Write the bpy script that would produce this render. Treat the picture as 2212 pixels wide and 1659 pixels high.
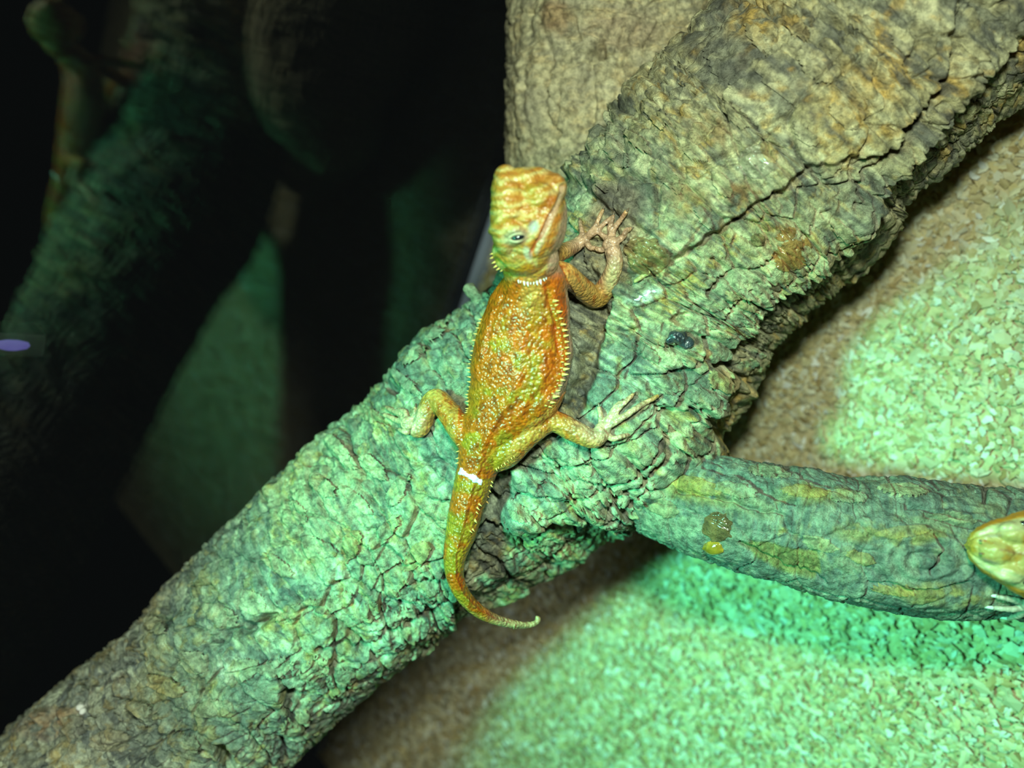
import bpy, bmesh, math, random
import numpy as np
from mathutils import Vector, Matrix
from mathutils.bvhtree import BVHTree

for o in list(bpy.data.objects):
    bpy.data.objects.remove(o)
scene = bpy.context.scene
COL = scene.collection
random.seed(7)
RNG = np.random.default_rng(7)

# ------------------------------------------------------------------ camera
# World: metres. The glass pane is the plane x = 0, the bedding is z = 0, y runs along the glass.
FPX, CX, CY = 1600.0, 1106.0, 829.5
N_ = np.array([0.71008571, -0.42092872, 0.56444424])
U_ = np.array([-0.6222557, 0.0, 0.78281405])
L_ = np.cross(U_, N_)
GLASS, CAMH = 0.30939, 0.35316
ROT = np.array([N_, L_, U_])                       # world <- camera axes
CAM = np.array([GLASS, 0.0, CAMH])
cam_d = bpy.data.cameras.new('camera')
cam_d.sensor_width = 36.0
cam_d.lens = FPX / 2212.0 * 36.0
cam_d.clip_start, cam_d.clip_end = 0.01, 20
cam_d.dof.use_dof = True
cam_d.dof.focus_distance = 0.238
cam_d.dof.aperture_fstop = 6.2
cam = bpy.data.objects.new('camera', cam_d)
COL.objects.link(cam)
M4 = Matrix.Identity(4)
for i in range(3):
    for j in range(3):
        M4[i][j] = ROT[i][j]
    M4[i][3] = CAM[i]
cam.matrix_world = M4
scene.camera = cam


def W(px, py, d):
    """pixel of the photograph + depth (m) -> world point (works on arrays)"""
    px, py, d = np.broadcast_arrays(np.asarray(px, float), np.asarray(py, float), np.asarray(d, float))
    c = np.stack([(px - CX) / FPX * d, (CY - py) / FPX * d, -d], -1)
    return c @ ROT.T + CAM


def PIX(p):
    c = (np.asarray(p) - CAM) @ ROT
    return CX + c[..., 0] / -c[..., 2] * FPX, CY - c[..., 1] / -c[..., 2] * FPX, -c[..., 2]


def CV(x, y, z):
    """camera-axis direction -> world direction"""
    return np.array([x, y, z], float) @ ROT.T


# ------------------------------------------------------------------ world, lamps, exposure
world = bpy.data.worlds.new('World')
scene.world = world
world.use_nodes = True
world.node_tree.nodes['Background'].inputs[0].default_value = (0.30, 0.36, 0.36, 1)
world.node_tree.nodes['Background'].inputs[1].default_value = 0.010
vs = scene.view_settings
vs.view_transform = 'Standard'
vs.look = 'None'
vs.exposure = 0.0
vs.gamma = 1.0
vs.use_curve_mapping = False


def look(o, loc, target):
    o.location = Vector(loc)
    o.rotation_euler = (Vector(target) - Vector(loc)).to_track_quat('-Z', 'Y').to_euler()


def spot(name, loc, target, energy, color, angle, blend, radius):
    d = bpy.data.lights.new(name, 'SPOT')
    d.energy, d.color = energy, color
    d.spot_size, d.spot_blend, d.shadow_soft_size = math.radians(angle), blend, radius
    o = bpy.data.objects.new(name, d)
    COL.objects.link(o)
    look(o, loc, target)
    return o


LAMP1 = CAM + CV(-0.20, 0.004, 0.06)
spot('green_lamp', LAMP1, W(1640, 1330, .38), 17.5, (0.15, 1.0, 0.58), 52, 1.0, 0.026)
LAMP2 = CAM + CV(0.01, 0.055, -0.015)
spot('white_lamp', LAMP2, W(1250, 600, .27), 3.1, (0.80, 1.0, 0.78), 165, 0.4, 0.012)
spot('lower_left_fill', CAM + CV(-0.22, -0.12, 0.12), W(120, 1560, .27), 4.2, (0.84, 0.97, 0.86), 42, 1.0, 0.05)  # added fill spot without a known source, brightens the lower-left branch


# ------------------------------------------------------------------ noise
def h32(ix, iy, iz, seed):
    x = (ix.astype(np.int64) * 374761393 + iy.astype(np.int64) * 668265263 + iz.astype(np.int64) * 2147483647 + seed * 1274126177) & 0xFFFFFFFF
    x = ((x ^ (x >> 13)) * 1274126177) & 0xFFFFFFFF
    x = ((x ^ (x >> 16)) * 2246822519) & 0xFFFFFFFF
    x = x ^ (x >> 15)
    return (x & 0xFFFFFF).astype(np.float32) / float(0xFFFFFF)


def vn(x, y, z, seed=0):
    """value noise -1..1"""
    fx, fy, fz = np.floor(x), np.floor(y), np.floor(z)
    ix, iy, iz = fx.astype(np.int32), fy.astype(np.int32), fz.astype(np.int32)
    tx, ty, tz = x - fx, y - fy, z - fz
    tx, ty, tz = tx * tx * (3 - 2 * tx), ty * ty * (3 - 2 * ty), tz * tz * (3 - 2 * tz)
    r = 0
    for a in (0, 1):
        wa = tx if a else 1 - tx
        for b in (0, 1):
            wb = ty if b else 1 - ty
            for c in (0, 1):
                wc = tz if c else 1 - tz
                r = r + wa * wb * wc * h32(ix + a, iy + b, iz + c, seed)
    return r * 2 - 1


def fbm(x, y, z, octv=4, seed=0, gain=0.5):
    r, a, t = 0, 1.0, 0
    for o in range(octv):
        r = r + a * vn(x, y, z, seed + o * 17)
        t += a
        a *= gain
        x, y, z = x * 2.03 + 7.1, y * 2.03 + 3.7, z * 2.03 + 1.3
    return r / t


def worley2(x, y, seed=0, jit=0.9):
    fx, fy = np.floor(x), np.floor(y)
    ix, iy = fx.astype(np.int32), fy.astype(np.int32)
    f1 = np.full(x.shape, 9.0, np.float32)
    f2 = f1.copy()
    idv = np.zeros(x.shape, np.float32)
    zz = np.zeros_like(ix)
    for a in (-1, 0, 1):
        for b in (-1, 0, 1):
            hx = h32(ix + a, iy + b, zz, seed)
            hy = h32(ix + a, iy + b, zz, seed + 91)
            d = np.hypot(fx + a + .5 + (hx - .5) * jit - x, fy + b + .5 + (hy - .5) * jit - y)
            new = d < f1
            f2 = np.where(new, f1, np.minimum(f2, d))
            idv = np.where(new, h32(ix + a, iy + b, zz, seed + 333), idv)
            f1 = np.where(new, d, f1)
    return f1, f2, idv


def flakes2(x, y, seed=0, jit=0.9):
    """tilted overlapping flakes: every cell is a small plane leaning its own way; returns height -1..1, distance to the border"""
    fx, fy = np.floor(x), np.floor(y)
    ix, iy = fx.astype(np.int32), fy.astype(np.int32)
    f1 = np.full(x.shape, 9.0, np.float32)
    f2 = f1.copy()
    hh = np.zeros(x.shape, np.float32)
    zz = np.zeros_like(ix)
    for a in (-1, 0, 1):
        for b in (-1, 0, 1):
            ox = fx + a + .5 + (h32(ix + a, iy + b, zz, seed) - .5) * jit - x
            oy = fy + b + .5 + (h32(ix + a, iy + b, zz, seed + 91) - .5) * jit - y
            d = np.hypot(ox, oy)
            new = d < f1
            f2 = np.where(new, f1, np.minimum(f2, d))
            g = h32(ix + a, iy + b, zz, seed + 333) * 6.283
            hh = np.where(new, (ox * np.cos(g) + oy * np.sin(g)) * 1.3 + .7 * (h32(ix + a, iy + b, zz, seed + 7) - .5), hh)
            f1 = np.where(new, d, f1)
    return hh, f2 - f1


def worley3(x, y, z, seed=0, jit=0.8):
    fx, fy, fz = np.floor(x), np.floor(y), np.floor(z)
    ix, iy, iz = fx.astype(np.int32), fy.astype(np.int32), fz.astype(np.int32)
    f1 = np.full(x.shape, 9.0, np.float32)
    idv = np.zeros(x.shape, np.float32)
    for a in (-1, 0, 1):
        for b in (-1, 0, 1):
            for c in (-1, 0, 1):
                d = np.sqrt((fx + a + .5 + (h32(ix + a, iy + b, iz + c, seed) - .5) * jit - x) ** 2
                            + (fy + b + .5 + (h32(ix + a, iy + b, iz + c, seed + 5) - .5) * jit - y) ** 2
                            + (fz + c + .5 + (h32(ix + a, iy + b, iz + c, seed + 9) - .5) * jit - z) ** 2)
                new = d < f1
                idv = np.where(new, h32(ix + a, iy + b, iz + c, seed + 77), idv)
                f1 = np.where(new, d, f1)
    return f1, idv


def sst(a, b, x):
    t = np.clip((x - a) / (b - a), 0, 1)
    return t * t * (3 - 2 * t)


def mix(a, b, t):
    return a + (b - a) * np.asarray(t)[..., None]


# ------------------------------------------------------------------ objects
def tag(o, label=None, cat=None, group=None, kind=None):
    if label: o['label'] = label
    if cat: o['category'] = cat
    if group: o['group'] = group
    if kind: o['kind'] = kind
    return o


def empty(name, loc):
    o = bpy.data.objects.new(name, None)
    o.empty_display_size = 0.01
    o.location = Vector(loc)
    COL.objects.link(o)
    return o


def link(name, me, parent=None):
    o = bpy.data.objects.new(name, me)
    COL.objects.link(o)
    if parent is not None:
        o.parent = parent
        o.matrix_parent_inverse = Matrix.Translation(-parent.location) if parent.type == 'EMPTY' else Matrix.Identity(4)
    return o


def mesh(name, v, faces, mat, parent=None, col=None, smooth=True, uv=None):
    me = bpy.data.meshes.new(name)
    v = np.asarray(v, np.float32)
    faces = np.asarray(faces, np.int32) if not isinstance(faces, list) else faces
    if isinstance(faces, list):
        me.from_pydata(v.tolist(), [], faces)
    else:
        k = faces.shape[1]
        me.vertices.add(len(v))
        me.vertices.foreach_set('co', v.ravel())
        me.loops.add(faces.size)
        me.loops.foreach_set('vertex_index', faces.ravel())
        me.polygons.add(len(faces))
        me.polygons.foreach_set('loop_start', np.arange(0, faces.size, k, dtype=np.int32))
        me.polygons.foreach_set('loop_total', np.full(len(faces), k, np.int32))
        me.update(calc_edges=True)
    me.validate()
    if col is not None:
        setcol(me, col)
    me.polygons.foreach_set('use_smooth', np.full(len(me.polygons), smooth, bool))
    if mat:
        me.materials.append(mat)
    return link(name, me, parent)


def setcol(me, col, name='Col'):
    c = np.ones((len(col), 4), np.float32)
    c[:, :3] = np.clip(col, 0.002, 1)
    a = me.color_attributes.new(name, 'FLOAT_COLOR', 'POINT')
    a.data.foreach_set('color', c.ravel())


# ------------------------------------------------------------------ materials
def base_mat(name):
    m = bpy.data.materials.new(name)
    m.use_nodes = True
    nt = m.node_tree
    return m, nt, nt.nodes['Principled BSDF']


def add(nt, kind, **kw):
    n = nt.nodes.new(kind)
    for k, v in kw.items():
        if k in n.inputs:
            n.inputs[k].default_value = v
        else:
            setattr(n, k, v)
    return n


def plain(name, color, rough=0.6, spec=0.4, noise=0.15, nscale=400, bump=0.0, trans=0.0, coat=0.0, sss=0.0):
    m, nt, b = base_mat(name)
    tc = add(nt, 'ShaderNodeTexCoord')
    nz = add(nt, 'ShaderNodeTexNoise', Scale=nscale, Detail=4.0)
    nt.links.new(tc.outputs['Object'], nz.inputs['Vector'])
    rp = add(nt, 'ShaderNodeValToRGB')
    rp.color_ramp.elements[0].position, rp.color_ramp.elements[1].position = .3, .7
    rp.color_ramp.elements[0].color = tuple(c * (1 - noise) for c in color) + (1,)
    rp.color_ramp.elements[1].color = tuple(min(1, c * (1 + noise)) for c in color) + (1,)
    nt.links.new(nz.outputs[0], rp.inputs[0])
    nt.links.new(rp.outputs[0], b.inputs['Base Color'])
    b.inputs['Roughness'].default_value = rough
    b.inputs['Specular IOR Level'].default_value = spec
    b.inputs['Transmission Weight'].default_value = trans
    b.inputs['Coat Weight'].default_value = coat
    if sss:
        b.inputs['Subsurface Weight'].default_value = sss
        b.inputs['Subsurface Radius'].default_value = (.002, .001, .0006)
        b.inputs['Subsurface Scale'].default_value = 1.0
    if bump:
        bp = add(nt, 'ShaderNodeBump', Strength=bump, Distance=0.0005)
        nt.links.new(nz.outputs[0], bp.inputs['Height'])
        nt.links.new(bp.outputs[0], b.inputs['Normal'])
    return m


def bark_mat(name, rough=0.75, spec=0.3, fine=1.0):
    m, nt, b = base_mat(name)
    at = add(nt, 'ShaderNodeAttribute', attribute_name='Col')
    tc = add(nt, 'ShaderNodeTexCoord')
    n1 = add(nt, 'ShaderNodeTexNoise', Scale=900.0, Detail=6.0, Roughness=0.65)
    n2 = add(nt, 'ShaderNodeTexNoise', Scale=2600.0, Detail=3.0)
    n3 = add(nt, 'ShaderNodeTexNoise', Scale=350.0, Detail=5.0, Roughness=0.7)
    for n in (n1, n2, n3):
        nt.links.new(tc.outputs['Object'], n.inputs['Vector'])
    rp = add(nt, 'ShaderNodeValToRGB')
    e = rp.color_ramp.elements
    e[0].position, e[1].position = .36, .62
    e[0].color, e[1].color = (.45, .44, .42, 1), (1.3, 1.28, 1.22, 1)
    nt.links.new(n3.outputs[0], rp.inputs[0])
    mx = add(nt, 'ShaderNodeMix', data_type='RGBA', blend_type='MULTIPLY')
    mx.inputs[0].default_value = 1.0
    nt.links.new(at.outputs['Color'], mx.inputs[6])
    nt.links.new(rp.outputs[0], mx.inputs[7])
    nt.links.new(mx.outputs[2], b.inputs['Base Color'])
    b1 = add(nt, 'ShaderNodeBump', Strength=0.9 * fine, Distance=0.0012)
    b2 = add(nt, 'ShaderNodeBump', Strength=0.6 * fine, Distance=0.0004)
    nt.links.new(n1.outputs[0], b1.inputs['Height'])
    nt.links.new(n2.outputs[0], b2.inputs['Height'])
    nt.links.new(b1.outputs[0], b2.inputs['Normal'])
    nt.links.new(b2.outputs[0], b.inputs['Normal'])
    b.inputs['Roughness'].default_value = rough
    b.inputs['Specular IOR Level'].default_value = spec
    return m


def skin_mat(name, scale=950.0, strength=0.55, rough=0.33):
    m, nt, b = base_mat(name)
    at = add(nt, 'ShaderNodeAttribute', attribute_name='Col')
    tc = add(nt, 'ShaderNodeTexCoord')
    vo = add(nt, 'ShaderNodeTexVoronoi', Scale=scale)
    vo.feature = 'F1'
    n1 = add(nt, 'ShaderNodeTexNoise', Scale=1500.0, Detail=4.0)
    for n in (vo, n1):
        nt.links.new(tc.outputs['Object'], n.inputs['Vector'])
    inv = add(nt, 'ShaderNodeMath', operation='SUBTRACT')
    inv.inputs[0].default_value = 1.0
    nt.links.new(vo.outputs['Distance'], inv.inputs[1])
    b1 = add(nt, 'ShaderNodeBump', Strength=strength, Distance=0.0007)
    nt.links.new(inv.outputs[0], b1.inputs['Height'])
    b2 = add(nt, 'ShaderNodeBump', Strength=0.2, Distance=0.0004)
    nt.links.new(n1.outputs[0], b2.inputs['Height'])
    nt.links.new(b1.outputs[0], b2.inputs['Normal'])
    nt.links.new(b2.outputs[0], b.inputs['Normal'])
    nt.links.new(at.outputs['Color'], b.inputs['Base Color'])
    b.inputs['Roughness'].default_value = rough
    b.inputs['Specular IOR Level'].default_value = 0.55
    b.inputs['Subsurface Weight'].default_value = 0.12
    b.inputs['Subsurface Radius'].default_value = (.003, .0012, .0005)
    b.inputs['Subsurface Scale'].default_value = 0.6
    return m


def glass_mat(name):
    m, nt, b = base_mat(name)
    b.inputs['Base Color'].default_value = (.94, .98, .97, 1)
    b.inputs['Transmission Weight'].default_value = 1.0
    b.inputs['Roughness'].default_value = 0.0
    b.inputs['IOR'].default_value = 1.5
    return m


MAT_BARK = bark_mat('bark')
MAT_BARK2 = bark_mat('upright_bark', fine=0.7)
MAT_SKIN = skin_mat('lizard_skin')
MAT_SKIN2 = skin_mat('lizard_skin_pale', scale=700.0, strength=0.35, rough=0.38)
MAT_GLASS = glass_mat('tank_glass')


# ------------------------------------------------------------------ setting: bedding, glass
def box(name, lo, hi, mat, parent=None, bev=0.0):
    bm = bmesh.new()
    bmesh.ops.create_cube(bm, size=1)
    for v in bm.verts:
        v.co = Vector([lo[i] + (v.co[i] + .5) * (hi[i] - lo[i]) for i in range(3)])
    if bev:
        bmesh.ops.bevel(bm, geom=bm.edges[:], offset=bev, segments=2, affect='EDGES', profile=.6)
    me = bpy.data.meshes.new(name)
    bm.to_mesh(me)
    bm.free()
    me.materials.append(mat)
    return link(name, me, parent)


XMAX, YMIN, YMAX = 0.62, -0.46, 0.46
MAT_BED = plain('bedding_base', (.55, .45, .26), 0.9, 0.2, 0.35, 260, 0.5)
fl = box('floor', (0.0, YMIN, -0.03), (XMAX, YMAX, -0.002), MAT_BED)
tag(fl, 'packed tan bedding under the loose granules', 'floor', kind='structure')
gl = box('wall_left', (-0.006, YMIN, -0.03), (0.0, YMAX, 0.55), MAT_GLASS)
tag(gl, 'dark clear glass pane mirroring the branch and bedding', 'glass', kind='structure')
MAT_TRACK = plain('track_plastic', (.30, .33, .42), 0.25, 0.5, 0.08, 60)
tr = box('trim_1', (0.0005, YMIN + .01, -0.004), (0.0062, YMAX - .01, 0.0075), MAT_TRACK, bev=.0012)
tag(tr, 'grey plastic channel along the foot of the glass', 'trim', kind='structure')


def granules():
    n = 88000
    x = RNG.uniform(0.006, 0.47, n)
    y = RNG.uniform(-0.44, 0.27, n)
    z = RNG.uniform(-0.0006, 0.0009, n)
    # low drifts in the bedding
    z = z + 0.002 * (fbm(x * 18, y * 18, x * 0, 2, 5) + .4)
    size = RNG.uniform(.0011, .0024, n) * np.where(RNG.random(n) < .05, 1.5, 1.0)
    chip = np.array([[1, 0, 0], [.35, .8, 0], [-.7, .6, 0], [-.8, -.5, 0], [.4, -.85, 0], [0, 0, 1.], [0, 0, -1.]])
    fc = np.array([[k, (k + 1) % 5, 5] for k in range(5)] + [[(k + 1) % 5, k, 6] for k in range(5)])
    v = np.repeat(chip[None], n, 0) * RNG.uniform(.6, 1.15, (n, 7, 1))
    v = v * (np.stack([RNG.uniform(.8, 1.9, n), RNG.uniform(.6, 1.1, n), RNG.uniform(.14, .30, n)], -1) * size[:, None])[:, None]
    q = RNG.normal(size=(n, 4))
    q[:, 1:3] *= .13
    q /= np.linalg.norm(q, axis=1)[:, None]
    w_, a, b, c = q.T
    R = np.stack([1 - 2 * (b * b + c * c), 2 * (a * b - c * w_), 2 * (a * c + b * w_),
                  2 * (a * b + c * w_), 1 - 2 * (a * a + c * c), 2 * (b * c - a * w_),
                  2 * (a * c - b * w_), 2 * (b * c + a * w_), 1 - 2 * (a * a + b * b)], -1).reshape(n, 3, 3)
    v = np.einsum('nij,nkj->nki', R, v) + np.stack([x, y, z], -1)[:, None]
    pal = np.array([[.72, .63, .40], [.64, .51, .25], [.82, .77, .57], [.52, .37, .16], [.90, .88, .80], [.70, .61, .34]])
    k = RNG.choice(6, n, p=[.31, .22, .19, .10, .06, .12])
    col = pal[k] * RNG.uniform(.66, .98, (n, 1))
    f = (fc[None] + (np.arange(n) * 7)[:, None, None]).reshape(-1, 3)
    m, nt, b = base_mat('corn_granule')
    at = add(nt, 'ShaderNodeAttribute', attribute_name='Col')
    nt.links.new(at.outputs['Color'], b.inputs['Base Color'])
    b.inputs['Roughness'].default_value = .6
    b.inputs['Subsurface Weight'].default_value = 0.0
    o = mesh('bedding_granules', v.reshape(-1, 3), f, m, col=np.repeat(col, 7, 0), smooth=False)
    tag(o, 'loose pale tan corn-cob granules covering the tank floor', 'bedding', kind='stuff')
    return o


granules()


# ------------------------------------------------------------------ branch lofts
def catmull(P, n):
    P = np.asarray(P, float)
    m = len(P)
    t = np.linspace(0, m - 1 - 1e-9, n)
    i = np.floor(t).astype(int)
    u = (t - i)[:, None]
    p0, p1, p2, p3 = (P[np.clip(i + k, 0, m - 1)] for k in (-1, 0, 1, 2))
    return .5 * (2 * p1 + (p2 - p0) * u + (2 * p0 - 5 * p1 + 4 * p2 - p3) * u ** 2 + (3 * p1 - p0 - 3 * p2 + p3) * u ** 3)


class Loft:
    """tube through pixel stations (px, py, half width px, depth): c0 grid of vertices, frames, arc lengths"""

    def __init__(self, st, ns, nt, warp=0.36):
        st = np.asarray(st, float)
        ctr = W(st[:, 0], st[:, 1], st[:, 3])
        k = st[:, 2] / FPX
        rad = st[:, 3] * k / np.sqrt(1 + k * k)
        S = catmull(np.column_stack([ctr, rad]), ns * 4)
        d = np.r_[0, np.cumsum(np.linalg.norm(np.diff(S[:, :3], axis=0), axis=1))]
        s = np.linspace(0, d[-1], ns)
        S = np.stack([np.interp(s, d, S[:, j]) for j in range(4)], -1)
        C, r = S[:, :3], S[:, 3]
        T = np.gradient(C, axis=0)
        T /= np.linalg.norm(T, axis=1)[:, None]
        V = CAM - C
        Nn = V - (V * T).sum(1)[:, None] * T
        Nn /= np.linalg.norm(Nn, axis=1)[:, None]
        B = np.cross(T, Nn)
        t = np.linspace(-1, 1, nt, endpoint=False)
        th = math.pi * ((1 - warp) * t + warp * t ** 3)
        self.dir = np.cos(th)[None, :, None] * Nn[:, None] + np.sin(th)[None, :, None] * B[:, None]
        self.base = C[:, None] + r[:, None, None] * self.dir
        self.C, self.r, self.T = C, r, T
        self.s = np.repeat(s[:, None], nt, 1)
        self.th = np.repeat(th[None], ns, 0)
        self.arc = self.th * r.mean()
        self.ns, self.nt = ns, nt
        px, py, dd = PIX(self.base)
        view = CAM - self.base
        view /= np.linalg.norm(view, axis=2)[..., None]
        self.front = sst(-0.25, 0.15, (view * self.dir).sum(2))
        self.px, self.py = px, py

    def faces(self):
        i = np.arange(self.ns - 1)[:, None]
        j = np.arange(self.nt)[None]
        a = i * self.nt + j
        b = i * self.nt + (j + 1) % self.nt
        return np.stack([a, b, b + self.nt, a + self.nt], -1).reshape(-1, 4)

    def close(self, v, f, col):
        """end caps"""
        n = len(v)
        c0, c1 = v[:self.nt].mean(0), v[-self.nt:].mean(0)
        v = np.vstack([v, c0, c1])
        col = np.vstack([col, col[:self.nt].mean(0), col[-self.nt:].mean(0)])
        j = np.arange(self.nt)
        k = (j + 1) % self.nt
        o = (self.ns - 1) * self.nt
        cap = np.vstack([np.stack([k, j, np.full_like(j, n), np.full_like(j, n)], -1),
                         np.stack([o + j, o + k, np.full_like(j, n + 1), np.full_like(j, n + 1)], -1)])
        return v, f, cap, col


def ell(L, x, y, rx, ry, rot=0.0, hard=0.35):
    """soft ellipse mask around a spot of the visible bark"""
    c, s = math.cos(math.radians(rot)), math.sin(math.radians(rot))
    dx, dy = L.px - x, L.py - y
    wob = 0.18 * vn(L.px / (rx * .35), L.py / (ry * .35), L.px * 0, int(x + y))
    d = np.hypot((dx * c + dy * s) / rx, (-dx * s + dy * c) / ry) + wob
    return (1 - sst(1 - hard, 1 + hard, d)) * L.front


def pline(L, pts, w, wob=13):
    """1 on a wandering line through pixel points, 0 beyond w px"""
    x = L.px + wob * vn(L.px / 22, L.py / 22, L.px * 0, 3)
    y = L.py + wob * vn(L.px / 22, L.py / 22, L.px * 0, 4)
    d = np.full(x.shape, 1e9)
    for (x0, y0), (x1, y1) in zip(pts[:-1], pts[1:]):
        vx, vy = x1 - x0, y1 - y0
        t = np.clip(((x - x0) * vx + (y - y0) * vy) / (vx * vx + vy * vy), 0, 1)
        d = np.minimum(d, np.hypot(x - x0 - t * vx, y - y0 - t * vy))
    return (1 - sst(0, w, d)) * L.front


def poly(L, pts, soft=10, wob=10):
    """soft polygon mask in the visible bark"""
    x = L.px + wob * fbm(L.px / 30, L.py / 30, L.px * 0, 2, 8)
    y = L.py + wob * fbm(L.px / 30, L.py / 30, L.px * 0, 2, 9)
    P = np.array(pts, float)
    Q = np.roll(P, -1, 0)
    ins = np.zeros(x.shape, bool)
    d = np.full(x.shape, 1e9)
    for (x0, y0), (x1, y1) in zip(P, Q):
        c = ((y0 > y) != (y1 > y))
        with np.errstate(divide='ignore', invalid='ignore'):
            xi = (x1 - x0) * (y - y0) / (y1 - y0 + 1e-12) + x0
        ins ^= c & (x < xi)
        vx, vy = x1 - x0, y1 - y0
        t = np.clip(((x - x0) * vx + (y - y0) * vy) / (vx * vx + vy * vy), 0, 1)
        d = np.minimum(d, np.hypot(x - x0 - t * vx, y - y0 - t * vy))
    sd = np.where(ins, d, -d)
    return sst(-soft, soft, sd) * L.front


def grid_bvh(V, step=3):
    G = V[::step, ::step]
    a, b = G.shape[:2]
    i = np.arange(a - 1)[:, None]
    j = np.arange(b)[None]
    f = np.stack([i * b + j, i * b + (j + 1) % b, (i + 1) * b + (j + 1) % b, (i + 1) * b + j], -1).reshape(-1, 4)
    return BVHTree.FromPolygons(G.reshape(-1, 3).tolist(), f.tolist())


GREY, TAN, OCHRE = np.array([.30, .285, .205]), np.array([.46, .395, .22]), np.array([.54, .34, .09])
PALE, DARK, RUST = np.array([.64, .585, .37]), np.array([.12, .115, .10]), np.array([.33, .15, .05])


def bark_height(L, rough, ring, seed):
    """cork relief: plates, ring ridges across the axis, cracks; returns height (m) and masks"""
    x, y, z = (L.base[..., i] for i in range(3))
    s, a = L.s, L.arc
    w1 = fbm(x * 60, y * 60, z * 60, 3, seed)
    w2 = fbm(x * 60 + 9, y * 60 + 4, z * 60, 3, seed + 1)
    sw, aw = s + .006 * w1, a + .006 * w2
    low = fbm(x * 22, y * 22, z * 22, 3, seed + 2)
    mid = fbm(x * 90, y * 90, z * 90, 4, seed + 3)
    # large tilted plates
    plate, e1 = flakes2((s + .004 * w1) / .013, (a + .004 * w2) / .020, seed + 10)
    crack = 1 - sst(.0, .10, e1)
    # ring ridges across the branch, blocks within the rings
    ridge, e2 = flakes2((s + .0022 * w1 + .0009 * mid) / .0030, (a + .003 * w2) / .0115, seed + 20, .7)
    rcr = 1 - sst(.0, .16, e2)
    # flaky scales
    lump, e3 = flakes2((s + .004 * mid) / .0062, (a + .005 * w1) / .0072, seed + 30)
    lump2, e4 = flakes2((s + .002 * mid) / .0024, (a + .003 * w2) / .0034, seed + 35)
    fine = fbm(x * 420, y * 420, z * 420, 3, seed + 40)
    long_ = 1 - sst(0, .13, np.abs(vn(sw / .030, aw / .0075, z * 0, seed + 50)))
    gate = sst(.0, .4, vn(x * 35, y * 35, z * 35, seed + 51))
    ringg = 1 - sst(0, .16, np.abs(vn((s + .002 * w1) / .0050, (a + .003 * w2) / .030, z * 0, seed + 52)))
    gate2 = sst(.0, .4, vn(x * 42, y * 42, z * 42, seed + 53))
    ph = (s + .0026 * w1) / .0027 + .9 * plate + .35 * mid
    wave = np.abs(np.sin(math.pi * ph)) ** .6
    wmod = sst(-.5, .35, vn(x * 70, y * 70, z * 70, seed + 54))
    h = .0026 * low + .0016 * mid + ring * .0011 * (wave - .7) * wmod
    h = h + rough * (.0012 * plate - .0026 * crack)
    h = h + ring * (.00085 * ridge - .0011 * rcr)
    wrk = 1 - sst(0, .22, np.abs(fbm(x * 120 + 2.2 * w1, y * 120 + 2.2 * w2, z * 120, 3, seed + 55)))
    lg = sst(-.35, .45, vn(x * 55, y * 55, z * 55, seed + 56))
    h = h - (1 - ring) * rough * .0016 * wrk * (1 - .6 * lg)
    h = h + (1 - ring) * rough * lg * (.0017 * lump - .0012 * (1 - sst(0, .14, e3)) + .0005 * lump2 - .0004 * (1 - sst(0, .2, e4)))
    h = h - .0032 * rough * long_ * gate - .0036 * ring * ringg * gate2
    h = h + .0005 * fine
    streak = fbm((s + .002 * w1) / .0016, (a + .002 * w2) / .011, z * 0, 4, seed + 70, .65)
    return h, dict(streak=streak, low=low, mid=mid, plate=plate, ridge=ridge, lump=lump, fine=fine, w1=w1, w2=w2, e2=e2)


def bark_color(L, m, seed, warm=0.0):
    x, y, z = (L.base[..., i] for i in range(3))
    c1 = fbm(x * 75, y * 75, z * 75, 4, seed + 60)
    c2 = fbm(x * 140, y * 140, z * 140, 4, seed + 61)
    c3 = fbm(x * 300, y * 300, z * 300, 3, seed + 62)
    col = np.broadcast_to(GREY, L.base.shape)
    col = mix(col, TAN, sst(-.25, .3, c1 + .25 * m['ridge'] + .25 * m['plate'] + warm))
    col = mix(col, PALE, .85 * sst(.05, .42, c2 + .18 * m['plate'] + .2 * m['ridge']))
    col = mix(col, OCHRE, .85 * sst(.12, .40, c1 * .6 + c3 * .55 + .12 * m['plate'] + .5 * warm))
    col = mix(col, RUST, .6 * sst(.34, .58, c2 * .6 - c1 * .5 + c3 * .4))
    col = mix(col, DARK, .7 * sst(.14, .48, -c2 * .7 - c1 * .5 + .45 * c3))
    st = m['streak']
    col = mix(col, DARK * 1.1, .85 * sst(.06, .40, st + .25 * c3))
    col = mix(col, PALE * 1.1, .7 * sst(.10, .42, -st + .3 * c3))
    col = mix(col, OCHRE, .55 * sst(.3, .6, c3 - .4 * st))
    return col


# main trunk: pairs of opposite outline points
UP = [(-520, 2110), (-200, 1790), (60, 1535), (240, 1390), (350, 1260), (460, 1150), (570, 1040), (680, 940), (790, 850), (870, 760), (960, 685),
      (1050, 612), (1130, 500), (1212, 385), (1280, 290), (1360, 200), (1440, 120), (1500, 60), (1570, -10), (1660, -100), (1780, -220), (1950, -400)]
LO = [(20, 2270), (330, 1960), (480, 1800), (640, 1659), (760, 1530), (850, 1460), (960, 1380), (1060, 1310), (1160, 1265), (1260, 1215), (1380, 1130),
      (1500, 1030), (1590, 930), (1630, 830), (1700, 740), (1800, 650), (1890, 580), (1945, 490), (2060, 380), (2150, 290), (2290, 170), (2450, 10)]
DEP = np.interp(np.arange(-1, 21), [-1, 0, 5, 9, 12, 16, 20], [.308, .316, .303, .296, .284, .262, .240])
UPa, LOa = np.array(UP, float), np.array(LO, float)
mid_ = (UPa + LOa) / 2
tan_ = np.gradient(mid_, axis=0)
tan_ /= np.linalg.norm(tan_, axis=1)[:, None]
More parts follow.
